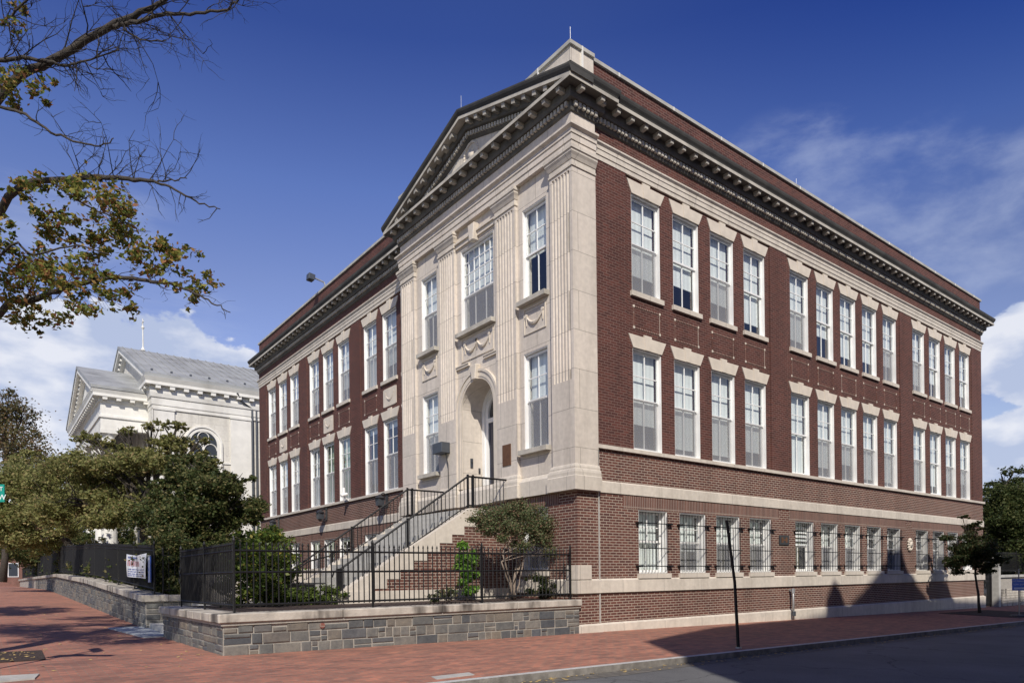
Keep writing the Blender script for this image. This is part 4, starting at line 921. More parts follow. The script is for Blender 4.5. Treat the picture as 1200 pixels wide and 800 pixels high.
# ------------------------------------------------------------------ iron fences
def spear(mb,x,y,z0,z1,w=.011):
    mb.bar((x,y,z0),(x,y,z1-.07),w*1.6); mb.tube([(x,y,z1-.08),(x,y,z1-.055),(x,y,z1)],[w*.8,w*1.9,.001],4)
def fence(label,runs,rails,step=.106,post=2.5,group=None):
    """runs: list of ((x,y,zb,zt),(x,y,zb,zt))"""
    t=thing('iron_fence',label,'fence',(runs[0][0][0],runs[0][0][1],0)); ox,oy=runs[0][0][:2]
    mp_=MB(); mr=MB(); posts=[]
    for a,b_ in runs:
        Ln=math.hypot(b_[0]-a[0],b_[1]-a[1]); n=int(Ln/step); npst=max(1,round(Ln/post))
        for i in range(n+1):
            f=i/n; p=[lerp(a[k],b_[k],f) for k in range(4)]; spear(mp_,p[0]-ox,p[1]-oy,p[2],p[3]+(.0))
        for r_ in rails:
            mr.bar((a[0]-ox,a[1]-oy,lerp(a[2],a[3],r_)),(b_[0]-ox,b_[1]-oy,lerp(b_[2],b_[3],r_)),.026)
        for i in range(npst+1):
            f=i/npst; p=[lerp(a[k],b_[k],f) for k in range(4)]; q=(round(p[0],2),round(p[1],2))
            if q in posts: continue
            posts.append(q); m_=MB(); m_.box(-.016,.016,-.016,.016,p[2]-.12,p[3]-.02); m_.tube([(0,0,p[3]-.02),(0,0,p[3]+.02),(0,0,p[3]+.09)],[.02,.03,.004],6)
            # stay foot
            m_.box(-.05,.05,-.05,.05,p[2]-.13,p[2]-.10)
            m_.build('post','iron',t,loc=(p[0]-ox,p[1]-oy,0))
    mp_.build('pickets','iron',t); mr.build('rails','iron',t); return t
fA=fence('black iron picket fence on the corner wall in front of the entrance stairs',[((-8.42,3.95,1.13,2.24),(-8.42,.1,1.13,2.24)),((-8.42,.1,1.13,2.24),(-.80,.1,1.13,2.24))],(.03,.53,.86))
# extra top rail and scroll on the short side
mb=MB(); mb.bar((0,0,2.19),(0,-3.85,2.19),.02); mb.build('rails','iron',fA)
mb=MB()
for z,rr_ in ((1.62,.09),(1.80,.07)):
    mb.tube([(-.03,-.05+rr_*math.cos(R(a)),z+rr_*math.sin(R(a))) for a in range(0,361,30)],.012,5,cap=False)
mb.build('scroll','iron',fA)
fB=fence('long black iron picket fence on the wall running away along the pavement',[((-8.4,6.9,1.36,2.48),(-8.4,18,1.80,3.02)),((-8.4,18,1.80,3.02),(-8.4,33,2.10,3.50)),((-8.4,33,2.10,3.50),(-8.4,75,1.98,2.95))],(.03,.86,.93),step=.125,post=2.6)
fence('short black iron fence return beside the gateway path',[((-8.2,6.95,1.3,2.35),(-5.6,6.95,1.3,2.35))],(.05,.86),step=.13,post=2.6)
# banners
t=thing('banner','white printed banner sagging on the long iron fence','banner',(-8.46,7.35,2.28),)
mb=MB(); n=14; i0=0
def bpt(u,v_): return (-.03-.03*math.sin(u*7+v_*2),u*2.85,-.64*v_-.05*math.sin(u*3.1)*(1-v_)+.07*u)
mb=MB()
for i in range(n):
    for j in range(6): mb.quad(bpt(i/n,j/6),bpt((i+1)/n,j/6),bpt((i+1)/n,(j+1)/6),bpt(i/n,(j+1)/6))
mb.build('vinyl_sheet','banner',t,smooth=True)
mb=MB(); mb2=MB()
def mark(mb,u0,u1,v0,v1,e=.006):
    n=4
    for k in range(n):
        a=lerp(u0,u1,k/n); b_=lerp(u0,u1,(k+1)/n); mb.quad(*[(bpt(u,v_)[0]-e,bpt(u,v_)[1],bpt(u,v_)[2]) for u,v_ in ((a,v0),(b_,v0),(b_,v1),(a,v1))])
rb=random.Random(2)
mark(mb2,.50,.93,.08,.16)
u=.93
while u>.42: w=.05; mark(mb,u-w*.75,u,.24+.06*(.93-u),.50); u-=w+.02
for v_ in (.62,.72,.82,.9):
    u=.9
    while u>.1:
        w=rb.uniform(.04,.14); mark(mb2,max(.08,u-w),u,v_,v_+.045); u-=w+.03
mb.build('lettering','redprint',t); o=mb2.build('small_print','blueprint',t); o['kind']='stuff'
t=thing('notice_board','narrow blue board hung on the iron fence beside the white banner','sign',(-8.47,6.98,2.1)); MB().box(-.012,.012,-.0,.26,-.55,.10).build('board','blueboard',t); MB().box(-.02,-.013,.03,.23,.0,.07).build('header_strip','banner',t); MB().box(-.03,-.0,-.02,.28,.101,.12).build('clip','galv',t)

# ------------------------------------------------------------------ leaning pole, signs
t=thing('sign_post','bare black steel sign post leaning at the curb','post',(-.03,-3.9,zg(0,-4)))
MB().tube([(0,0,-.1),(-.10,0,1.3),(-.34,.0,2.5)],[.034,.03,.028],6).build('post_shaft','iron',t); MB().tube([(0,0,0),(0,0,.03)],.06,8).build('collar','galv',t)
# portable sign near the tree
P=Vector((18.42,-3.22,zg(18.4,-3.2)))
t=thing('parking_sign','small blue and white sign on a grey stand right of the young street tree','sign',P)
MB().tube([(0,0,0),(0,0,1.75)],.022,6).build('pole','galv',t); mb=MB(); mb.tube([(0,0,0),(0,0,.05)],[.34,.28],10); mb.build('foot','black',t)
MB().box(-.27,.27,-.035,-.024,.95,1.38).build('sign_face','bluesign',t)
def text(body,size,loc,rot,mat,parent,name='lettering',extrude=.002):
    c=bpy.data.curves.new(name,'FONT'); c.body=body; c.size=size; c.align_x='CENTER'; c.align_y='CENTER'; c.extrude=extrude
    o=bpy.data.objects.new('t',c); COL.objects.link(o); dg=bpy.context.evaluated_depsgraph_get(); me=bpy.data.meshes.new_from_object(o.evaluated_get(dg)); bpy.data.objects.remove(o)
    me.materials.clear(); me.materials.append(M[mat]); q=bpy.data.objects.new(name,me); COL.objects.link(q); q.parent=parent; q.location=loc; q.rotation_euler=rot; return q
text('NO PARKING',.085,(0,-.038,1.29),(R(90),0,0),'whitesign',t); text('TOW ZONE',.085,(0,-.038,1.17),(R(90),0,0),'whitesign',t)
MB().box(-.2,.2,-.038,-.036,1.0,1.06).build('strip','whitesign',t)
t.rotation_euler=(0,0,R(-38))
# street name sign, its pole just outside the picture
SP=Vector((-12.0,-.55,zg(-12,-.5)))
t=thing('street_sign','green street name sign at the left edge above the pavement','street sign',SP)
MB().tube([(0,0,0),(0,0,3.05)],.03,8).build('pole','galv',t)
e=at(5.5,578,8.6)-SP
dr=(rt*1.0); dr.z=0
mb=MB(); nrm=Vector((-dr.y,dr.x,0))*.006
c0=e-dr*.95; zt,zb=e.z+.115,e.z-.105
mb.poly([(*(c0+nrm).xy,zb),(*(e+nrm).xy,zb),(*(e+nrm).xy,zt),(*(c0+nrm).xy,zt)]); mb.poly([(*(c0-nrm).xy,zb),(*(e-nrm).xy,zb),(*(e-nrm).xy,zt),(*(c0-nrm).xy,zt)])
mb.poly([(*(e+nrm).xy,zb),(*(e-nrm).xy,zb),(*(e-nrm).xy,zt),(*(e+nrm).xy,zt)]); mb.build('name_plate','greensign',t)
ang=math.atan2(dr.y,dr.x); back=nrm*1.3; tp=e-dr*.055-back
text('ST',.075,(tp.x,tp.y,e.z+.055),(R(90),0,ang),'whitesign',t); text('NW',.095,(tp.x-dr.x*.01,tp.y-dr.y*.01,e.z-.05),(R(90),0,ang),'whitesign',t)
mb=MB(); mb.box(-.03,.03,-.36,.36,2.78,3.0); mb.build('cross_plate','greensign',t); mb=MB(); mb.box(-.2,.2,-.012,.0,1.9,2.3); mb.build('parking_plate','whitesign',t)

# ------------------------------------------------------------------ church beyond
ch=thing('church','white classical church with grey metal roofs, portico and arched window','church',(0,0,0))
XE,YE,ZE,YA,ZA=-4.0,33.6,13.9,43.4,18.1      # nave eave corner and ridge
XW,YW=-3.45,34.15; XR=26; YB=2*YA-YW
mb=MB()
hole=(-1.55,.30)
wall(mb,'s',YW,XW,XR,.5,13.2,[(-1.50,.24,7.2,10.1)],.35,1); mb.quad((XW,YW,.5),(XW,YB,.5),(XW,YB,13.2),(XW,YW,13.2)); mb.quad((XR,YW,.5),(XR,YB,.5),(XR,YB,13.2),(XR,YW,13.2)); 
mb.poly([(XW,YW,13.2),(XW,YB,13.2),(XW,YA,ZA-.2)]); mb.poly([(XR,YW,13.2),(XR,YB,13.2),(XR,YA,ZA-.2)])
ar=[(-.63+.87*math.cos(R(a)),10.1+.87*math.sin(R(a))) for a in range(0,181,12)]
mb.build('wall','stucco',ch)
mb=MB()
for p in (-.63,):
    for r0,r1,d in ((.80,1.02,.06),(1.02,1.12,.12)):
        for a in range(0,180,12):
            q=[(p+r*math.cos(R(t_)),10.1+r*math.sin(R(t_))) for r,t_ in ((r0,a),(r1,a),(r1,a+12),(r0,a+12))]; mb.prism(q,lambda u,v_,dd:(u,dd,v_),YW-d,YW+.02)
        for s in (-1,1): mb.box(p+s*r0,p+s*r1,YW-d,YW+.02,7.0,10.1)
mb.build('window_surround','wtrim',ch)
wn=MB(); ring=[(-.63+.84*math.cos(R(a)),10.1+.84*math.sin(R(a))) for a in range(0,181,12)]
wn.poly([(x,YW-.01,z) for x,z in ring]+[(-1.47,YW-.01,7.2),(.21,YW-.01,7.2)]); 
m_,t_,b_2=newmat('leaded_glass'); b_2.inputs['Base Color'].default_value=(.05,.06,.075,1); b_2.inputs['Roughness'].default_value=.12; M['lead']=m_
wnd=wn.build('window','lead',ch)
mb=MB()
for a in range(0,360,20): mb.bar((-.63+.33*math.cos(R(a)),YW-.03,10.52+.33*math.sin(R(a))),(-.63+.33*math.cos(R(a+20)),YW-.03,10.52+.33*math.sin(R(a+20))),.05)
for s in (-1,1):
    for a in range(0,180,20): mb.bar((-.63+s*.42+.38*math.cos(R(a)),YW-.03,9.75+.38*math.sin(R(a))),(-.63+s*.42+.38*math.cos(R(a+20)),YW-.03,9.75+.38*math.sin(R(a+20))),.05)
mb.bar((-.63,YW-.03,7.2),(-.63,YW-.03,10.2),.07)
for z in (9.4,8.6,7.9): mb.bar((-1.47,YW-.03,z),(.21,YW-.03,z),.04)
mb.build('tracery','wtrim',wnd)
mb=MB()   # corner pilasters, panel bands and sills
for a,b_ in ((XW,-3.45+1.15),(1.0,2.35)): mb.box(a-.02 if a==XW else a,b_,YW-.10,YW+.02,.5,11.9); mb.box(a-.05,b_+.05,YW-.15,YW-.101,11.9,12.05)
mb.box(XW-.1,XW+.0,YW-.1,YW+1.1,.5,11.9)
mb.box(-2.3,.99,YW-.06,YW,8.95,9.05) ; mb.build('pilaster','wtrim',ch)
mb=MB()
npth=[(XR,YW),(XW,YW),(XW,YB)]
if offs(npth,.1)[1][0]>XW: npth=npth[::-1]
sweep(mb,npth,[(.0,11.95),(.08,11.97),(.08,12.15),(.12,12.2),(.12,12.6),(.18,12.65),(.22,12.9),(.22,13.3),(.5,13.32),(.5,13.5),(.62,13.75),(.0,13.9)]); mb.build('cornice','wtrim',ch)
blocks(npth,.21,.46,13.12,13.30,.28,.78,.2,'modillion','wtrim',ch)
mb=MB(); sl=(ZA-ZE)/(YA-YE)
def roof(mb,x0,x1,ye,ze,ya,za,th=.18):
    yb=2*ya-ye
    mb.prism([(ye,ze),(ya,za),(yb,ze),(yb,ze-th),(ya,za-th),(ye,ze-th)],lambda p,q,d:(d,p,q),x0,x1)
roof(mb,XE,XR+.4,YE,ZE+.05,YA,ZA); rf=mb.build('roof','slate',ch)
mb=MB(); x=XE+.3
while x<12: 
    mb.bar((x,YE+.05,ZE+.09),(x,YA,ZA+.04),.04); x+=.55
mb.build('seam','slate',rf)
mb=MB(); x=XE+.5
while x<12: mb.box(x,x+.12,YE+.9,YE+1.0,ZE+.42,ZE+.56); x+=1.1
mb.build('snow_guard','grey',rf)
# pediment faces: raking strips
def rakestrip(mb,x0,x1,ye,ze,ya,za,t0,t1):
    yb=2*ya-ye; mb.prism([(ye,ze-t0),(ya,za-t0),(yb,ze-t0),(yb,ze-t1),(ya,za-t1),(ye,ze-t1)],lambda p,q,d:(d,p,q),x0,x1)
mb=MB(); rakestrip(mb,XE+.05,XW+.0,YE+.3,ZE,YA,ZA-.14,.0,.3); rakestrip(mb,XE+.3,XW+.01,YE+.6,ZE,YA,ZA-.2,.3,.55)
# portico
XPE,YPE,ZPE,YPA,ZPA=-6.6,35.0,13.1,42.4,16.0; YPB=2*YPA-YPE; XPW=XPE+.55; YPW=YPE+.55; YPWB=2*YPA-YPW
rakestrip(mb,XPE+.05,XPW,YPE+.3,ZPE,YPA,ZPA-.14,.0,.3); rakestrip(mb,XPE+.3,XPW+.01,YPE+.6,ZPE,YPA,ZPA-.2,.3,.55); mb.build('raking_cornice','wtrim',ch)
mb=MB()
for k in range(1,15):
    for s in (-1,1):
        y=YPA+s*k*.5; z=ZPA-.5-abs(y-YPA)*(ZPA-ZPE)/(YPA-YPE); 
        if abs(y-YPA)<6.6: mb.box(XPE+.25,XPW,y-.12,y+.12,z-.17,z)
for k in range(1,19):
    for s in (-1,1):
        y=YA+s*k*.5; z=ZA-.5-abs(y-YA)*sl
        if abs(y-YA)<9: mb.box(XE+.2,XW,y-.12,y+.12,z-.17,z)
mb.build('raking_modillions','wtrim',ch)
mb=MB(); mb.poly([(XPW+.02,YPW,ZPE),(XPW+.02,YPWB,ZPE),(XPW+.02,YPA,ZPA-.2)]); 
ppth=[(XW-.02,YPW),(XPW,YPW),(XPW,YPWB),(XW-.02,YPWB)]
if offs(ppth,.1)[1][0]>XPW: ppth=ppth[::-1]
sweep(mb,ppth,[(-.5,10.7),(.0,10.7),(.0,11.35),(.08,11.37),(.08,11.5),(.0,11.52),(.0,12.25),(.1,12.3),(.1,12.5),(.42,12.55),(.42,12.72),(.52,12.95),(.0,13.05)]); mb.build('portico_entablature','wtrim',ch)
blocks(ppth,.09,.38,12.38,12.53,.25,.7,.2,'portico_modillion','wtrim',ch)
mb=MB(); roof(mb,XPE,XW+.3,YPE,ZPE+.05,YPA,ZPA); mb.build('portico_roof','slate',ch)
for y in (YPW+.45,YPW+3.3,YPA-1.6,YPA+1.6,YPWB-3.3,YPWB-.45):
    mb=MB(); mb.tube([(XPW+.45,y,.9),(XPW+.45,y,4),(XPW+.45,y,10.3)],[.42,.42,.35],16); mb.box(XPW-.02,XPW+.92,y-.47,y+.47,10.45,10.7); mb.box(XPW+.02,XPW+.88,y-.43,y+.43,.6,.9); mb.tube([(XPW+.45,y,10.3),(XPW+.45,y,10.45)],[.36,.46],16); mb.build('column','wtrim',ch,smooth=False)
mb=MB(); mb.tube([(2.35,YW-.12,.6),(2.35,YW-.12,12.7),(1.7,YW-.3,13.0),(1.3,YW-.5,13.5)],.07,6); mb.build('downpipe','grey',ch)
mb=MB(); mb.tube([(2.62,YW-.12,.6),(2.62,YW-.12,13.2)],.06,6); mb.build('downpipe','grey',ch)
fp=Vector((-.3,YA,ZA)); mb=MB(); mb.tube([(-2.4,YA,ZA),(-2.4,YA,ZA+.25),(-2.4,YA,ZA+2.3)],[.16,.05,.03],8); mb.tube([(-2.4,YA,ZA+1.5),(-2.4,YA,ZA+1.65),(-2.4,YA,ZA+1.8)],[.04,.12,.04],8); mb.box(-2.43,-2.37,YA-.28,YA+.28,ZA+2.0,ZA+2.07); mb.build('finial','wtrim',ch)

# ------------------------------------------------------------------ far houses
def house(label,x0,x1,y0_,y1_,h,mat,name='brick_house',door=True):
    t=thing(name,label,'house',(x0,y0_,zg(x0,y0_))); W_=x1-x0; D_=y1_-y0_
    MB().box(0,W_,0,D_,-.3,h).build('wall',mat,t); mb=MB(); mb.box(-.15,W_+.15,-.15,D_+.15,h,h+.25); mb.build('cornice','wtrim',t)
    n=max(1,int(W_/2.2))
    for k in range(n):
        for z in [1.0+3*j for j in range(int(h/3))]:
            cx=W_*(k+.5)/n; f=MB().box(cx-.5,cx+.5,-.05,-.002,z,z+1.6).build('window','white',t); MB().box(cx-.42,cx+.42,-.06,-.051,z+.08,z+1.52).build('pane','lead',f)
    if door:
        f=MB().box(.15,1.25,-.08,-.002,-.1,2.3).build('door','white',t)
    return t
house('distant red brick row house beyond the end of the iron fence',-12.3,-5.5,84,98,7,'red_house')
house('distant pale brick house farther up the street at the left edge',-17.5,-12.8,88,100,6,'stucco')
# the gabled house across the side street that throws its shadow on the school
prof=[(.62,-1.99),(2.4,-1.2),(4.2,-.45),(7.5,-.15),(10.6,.15),(10.75,.75),(11.2,1.3),(11.65,1.0),(11.75,.5),(12.2,.45),(13.2,.85),(14.2,1.4),(14.9,1.8),(15.2,2.1),(15.3,2.55),(15.8,2.75),(16.35,2.55),(16.5,2.15),(17.0,1.6),(17.6,1.15),(18.4,.7),(18.9,.4),(19.95,.3),(20.0,.8),(20.35,.95),(20.55,1.3),(20.8,1.0),(21.0,.75),(21.05,.3),(24.9,.1),(31,.1)]
DX=-17*math.cos(R(SUN_AZ))/math.sin(R(SUN_AZ)); DZ=17*math.tan(R(SUN_EL))/math.sin(R(SUN_AZ))
pp=[(x+DX,z+DZ) for x,z in prof]; pp=pp+[(pp[-1][0],0),(pp[0][0],0)]
gh=thing('gabled_house','tall brick gabled house across the side street behind the viewer','house',(0,0,0))
MB().prism(pp,lambda p,q,d:(p,d,q),-17.0,-26).build('wall','red_house',gh)
mb=MB(); mb2=MB()
for k in range(9):
    for j in range(4):
        x=pp[0][0]+1.8+k*3.1; z=1.2+j*3.4; mb.box(x-.55,x+.55,-16.99,-16.93,z,z+1.9); mb2.box(x-.47,x+.47,-16.929,-16.92,z+.08,z+1.82)
f=mb.build('window','white',gh); mb2.build('pane','lead',f)

# ------------------------------------------------------------------ right end: gate, pier, stone wall
zr=-.1
t=thing('stone_pier','pale stone gate pier right of the school corner','pier',(26.35,-.05,zr)); MB().box(-.14,.14,-.14,.14,-.1,2.25).build('shaft','conc',t); MB().box(-.2,.2,-.2,.2,2.251,2.38).build('cap','conc',t)
fence('dark iron gate between the school corner and the stone pier',[((25.02,.15,-.05,2.2),(26.18,.15,-.05,2.2))],(.05,.5,.93),step=.11,post=1.2)
wl=thing('boundary_wall','pale stone boundary wall under the trees at the right edge','stone wall',(26.5,0,zr)); MB().box(0,22,.0,.4,-.4,1.35).build('core','mortar',wl)
mb=MB(); stones(mb,(0,0),(22,0),lambda f:0-.35,lambda f:1.36,(0,-1),rnd); mb.build('stone_facing','capstone',wl); MB().box(-.05,22,-.08,.48,1.351,1.47).build('cap','conc',wl)
fence('dark iron railing on the stone wall under the trees at the right',[((26.7,.2,1.5,2.5),(40,.2,1.5,2.5))],(.1,.9),step=.16,post=3)
mb=MB(); mb.quad((25,.3,-.1),(70,.3,-.6),(70,60,-.6),(25,60,-.1)); struct(mb.build('churchyard_ground','yard'))

# ------------------------------------------------------------------ foliage
def leaves(clumps,n,size,seed,sub=26,flat=1.,droop=0,spread=.30,hollow=.5):
    """clumps: (centre, (rx,ry,rz)); small leaf blades gathered in twig-sized tufts through the clump's volume"""
    rg=np.random.default_rng(seed); vol=np.array([r[0]*r[1]*r[2] for c,r in clumps])**.8; vol=vol/vol.sum(); V=[];
    for (c,r),w in zip(clumps,vol):
        k=max(20,int(n*w)); ns=max(6,int(sub*(w*len(clumps))**.7))
        ns2=int(ns*1.9); d=rg.normal(size=(ns2,3)); d/=np.linalg.norm(d,axis=1)[:,None]; rad=rg.uniform(hollow,1.02,ns2)**.6
        out=rg.random(ns2)<.2; rad=np.where(out,rg.uniform(1.0,1.34,ns2),rad)
        ctr=np.array(c)+d*rad[:,None]*np.array(r)*.86
        wl=.75*max(min(r),.3); fld=np.zeros(ns2)
        for _ in range(5):
            kv=rg.normal(size=3); kv/=np.linalg.norm(kv); fld+=np.sin(ctr@kv*(2*np.pi/(wl*rg.uniform(.8,1.8)))+rg.uniform(0,6.28))
        keep=np.argsort(-fld+rg.normal(size=ns2)*.5)[:ns]; ctr=ctr[keep]; out=out[keep]
        srad=spread*min(r)*rg.uniform(.5,1.5,ns)*np.where(out,.55,1.)
        pick=rg.integers(0,ns,k); p=ctr[pick]+rg.normal(size=(k,3))*(srad[pick]*.62)[:,None]*np.array((1.08,1.08,.74*flat)); V.append(p)
    P=np.concatenate(V); k=len(P)
    a=rg.normal(size=(k,3)); a[:,2]*=.6; a[:,2]-=droop; a/=np.linalg.norm(a,axis=1)[:,None]
    b=rg.normal(size=(k,3)); b-=a*(a*b).sum(1)[:,None]; b/=np.linalg.norm(b,axis=1)[:,None]
    s=size*rg.uniform(.6,1.35,k)[:,None]; nn=np.cross(a,b)
    q=np.stack([P-a*s,P+b*s*.52+nn*s*.12,P+a*s,P-b*s*.52+nn*s*.12],1).reshape(-1,3)
    return q
def leafobj(name,q,mat,parent,loc=(0,0,0)):
    k=len(q)//4; me=bpy.data.meshes.new(name); me.vertices.add(4*k); me.vertices.foreach_set('co',(q-np.array(loc)).astype(np.float32).ravel()); me.loops.add(4*k); me.loops.foreach_set('vertex_index',np.arange(4*k,dtype=np.int32))
    me.polygons.add(k); me.polygons.foreach_set('loop_start',np.arange(0,4*k,4,dtype=np.int32)); me.update(calc_edges=True); me.materials.append(M[mat]); o=bpy.data.objects.new(name,me); COL.objects.link(o)
    if parent: o.parent=parent
    return o
def wig(p,q,n,amp,rg):
    p,q=Vector(p),Vector(q); out=[]
    for i in range(n+1):
        f=i/n; v=p.lerp(q,f)+Vector([rg.gauss(0,amp) for _ in range(3)])*math.sin(math.pi*f); out.append(v)
    return out
def tree(name,label,cat,base,crown,n,leaf,mat,r0=.18,seed=1,group=None,trunk_top=None,sub=26,bark='bark',stems=1,spread=.3,hollow=.5,droop=.2,lob=0):
    rg=random.Random(seed); t=thing(name,label,cat,base,group); B=Vector(base); full=crown
    if lob:
        fine=[]
        for c,r in crown:
            for k in range(lob):
                d=Vector((rg.gauss(0,1),rg.gauss(0,1),rg.gauss(.1,.8))).normalized()*rg.uniform(.35,.98); q=rg.uniform(.30,.52)
                fine.append(((c[0]+d.x*r[0],c[1]+d.y*r[1],c[2]+d.z*r[2]),(r[0]*q*1.15,r[1]*q*1.15,r[2]*q*.8)))
        full=fine
    leafobj('crown',leaves(full,n,leaf,seed,sub=sub,spread=spread,hollow=hollow,droop=droop),mat,t,tuple(B))
    mb=MB(); cen=sum((Vector(c) for c,r in crown),Vector())/len(crown); zb=min(c[2]-r[2] for c,r in crown)
    tops=[]
    for s_ in range(stems):
        tt=Vector(trunk_top) if trunk_top else Vector((lerp(B.x,cen.x,.4),lerp(B.y,cen.y,.4),max(B.z+.4,lerp(zb,cen.z,.35))))
        if stems>1: tt=tt+Vector((rg.uniform(-.5,.5),rg.uniform(-.3,.3),rg.uniform(-.2,.2))); b0=B+Vector((rg.uniform(-.1,.1),rg.uniform(-.1,.1),0))
        else: b0=B
        pts=wig(b0,tt,5,r0*.5,rg); mb.tube([p-B for p in pts],[lerp(r0*(1.25 if i==0 else 1),r0*.62,i/5) for i in range(6)],8); tops.append(tt)
    for k,(c,r) in enumerate(crown):
        tt=tops[k%stems]
        pts=wig(tt,c,5,.12*min(r),rg); mb.tube([p-B for p in pts],[lerp(r0*.5,r0*.14,i/5) for i in range(6)],6)
        for j in range(7):
            d=Vector((rg.gauss(0,1),rg.gauss(0,1),rg.gauss(.2,.8))).normalized(); e=Vector(c)+Vector((d.x*r[0],d.y*r[1],d.z*r[2]))*.9
            st_=pts[rg.randint(2,5)]; pp_=wig(st_,e,4,.08*min(r),rg); mb.tube([p-B for p in pp_],[lerp(r0*.2,r0*.04,i/4) for i in range(5)],4)
    mb.build('trunk',bark,t,smooth=True); return t
def cl(u,v_,t_,rx,ry=None,rz=None):
    p=at(u,v_,t_); return (tuple(p),(rx,ry or rx,rz or rx*.8))
def ground_at(u,t_,z):
    p=at(u,600,t_); return (p.x,p.y,z)
T=tree
# trees of the front yard and the churchyard
T('evergreen_tree','dark broad evergreen tree just behind the gateway, in front of the church side','tree',ground_at(222,21,1.1),[cl(228,590,21,1.45),cl(262,590,21,1.15),cl(205,625,20,1.1),cl(245,560,21.5,1.0,rz=.7),cl(255,650,20.5,1.3),cl(212,665,20,1.0),cl(282,605,21.5,.7),cl(222,545,22,.7,rz=.45),cl(296,590,22,.42,rz=.3),cl(270,562,21.5,.6,rz=.35),cl(196,585,21,.7,rz=.5),cl(206,560,21.6,.5,rz=.35),cl(240,640,20.4,1.1),cl(268,640,20.6,.9),cl(225,615,20.6,1.1)],120000,.050,'lf_dark',.16,3,sub=20,spread=.52,hollow=.0,lob=8)
T('olive_tree','olive green tree with turning leaves left of the church portico, over the fence','tree',ground_at(172,27,1.3),[cl(120,560,28,1.7),cl(165,545,27,1.5,rz=1.0),cl(192,518,27,1.0,rz=.5),cl(92,590,28,1.6),cl(150,590,27,1.5),cl(205,550,26,1.1,rz=.8),cl(122,520,29,1.0,rz=.5),cl(207,500,27,.55,rz=.25),cl(178,500,27,.4,rz=.25),cl(100,512,28.5,.5,rz=.3),cl(218,530,26.5,.7,rz=.35),cl(235,515,26.5,.35,rz=.16),cl(150,505,28,.5,rz=.25),cl(246,545,25,.5,rz=.25)],64000,.064,'lf_olive',.2,5,sub=16,spread=.50,hollow=.1,lob=8)
T('spreading_tree','yellow green spreading tree over the far end of the fence','tree',ground_at(104,38,1.5),[cl(60,580,36,2.2),cl(20,570,36,2.1),cl(85,615,35,1.8),cl(35,610,36,2.3),cl(5,620,36,1.8),cl(60,545,38,1.2,rz=.7),cl(30,540,38,1.0,rz=.6),cl(80,560,37,1.0,rz=.6),cl(0,590,36,1.5)],60000,.080,'lf_olive',.25,8,sub=16,spread=.50,hollow=.1,lob=9,trunk_top=tuple(at(66,612,36)))
T('sparse_tree','thin brownish tree losing its leaves at the left edge, above the others','tree',ground_at(2,44,1.6),[cl(8,505,44,1.9),cl(26,482,44,1.0,rz=.8),cl(20,530,43,1.8),cl(0,475,44,1.2,rz=.9),cl(40,510,44,.7),cl(10,462,44,.6,rz=.4)],9500,.085,'lf_autumn',.2,9,sub=26,spread=.5,hollow=.2)
T('shade_tree','dark low tree at the far end of the fence, above the distant brick house','tree',ground_at(62,52,1.6),[cl(35,640,52,2.2,rz=1.4),cl(75,640,50,2.0,rz=1.4),cl(0,635,52,2.2,rz=1.4),cl(110,640,48,1.8,rz=1.3),cl(135,635,46,1.5,rz=1.2)],40000,.10,'lf_dark',.22,10,sub=40,spread=.34,hollow=.3)
T('yard_shrub','dense dark shrub filling the gap behind the gateway','shrub',ground_at(204,17.8,1.1),[cl(200,670,17.8,.5),cl(204,645,17.6,.55),cl(196,625,18.2,.4),cl(214,680,17.6,.5)],16000,.042,'lf_dark',.06,11,sub=32,spread=.34)
hb=[((-7.7+.25*math.sin(k*1.7),y,lerp(1.75,2.45,min(1,(y-9)/24))),(.5,.9,.55+.12*math.sin(k*2.3))) for k,y in enumerate([9.5+1.7*i for i in range(34)])]
hd=thing('hedge','dark low hedge growing along behind the long iron fence','hedge',(-7.7,9.5,1.2)); leafobj('foliage',leaves(hb,52000,.075,31,sub=22,spread=.36),'lf_dark',hd,(-7.7,9.5,1.2))
mb=MB(); [mb.tube([(0,y-9.5,-.1),(0.05,y-9.5,.5)],.03,5) for y in ()]; mb.tube([(0,0,-.1),(0,.1,.5)],.03,5); mb.build('stem','bark',hd)
T('street_tree','unseen tree outside the left edge, added to shade the pavement','tree',(-14.0,10.5,zg(-14,10)),[((-13.9,10.5,5.6),(1.5,1.8,1.2)),((-14.6,11.5,6.4),(1.4,1.6,1.1)),((-14.6,9.5,5.2),(1.3,1.4,.8))],14000,.06,'lf_over',.16,41,sub=34,spread=.3)  # unseen tree, added to throw more shadow across the pavement
# trees right
T('street_tree','young dark street tree with a pale wrap round its thin trunk','tree',(19.2,-1.7,zg(19.2,-1.7)),[cl(1137,645,27,.78,rz=.65),cl(1122,658,27,.6,rz=.42),cl(1154,655,27,.68,rz=.5),cl(1140,618,27.3,.4,rz=.25),cl(1112,630,27,.35,rz=.22),cl(1162,665,27,.42,rz=.28),cl(1128,606,27.2,.22,rz=.12)],34000,.038,'lf_street',.055,12,sub=16,spread=.5,hollow=.0,lob=9)
wr=MB().tube([(0,0,.5),(0,0,1.0)],.085,8).build('trunk_wrap','wrap',bpy.data.objects['street_tree'])
T('leafy_tree','large green tree past the school corner, at the right edge','tree',(31,4.5,-.2),[cl(1180,602,38,2.2),cl(1215,590,38,2.5),cl(1170,640,37,1.9),cl(1205,640,37,2.2),cl(1195,568,39,1.6,rz=.8),cl(1240,620,38,3),cl(1172,575,38,.8,rz=.6),cl(1188,552,39,.7,rz=.4),cl(1160,600,38,.7)],95000,.066,'lf_right',.3,13,sub=18,spread=.52,hollow=.1,lob=11)
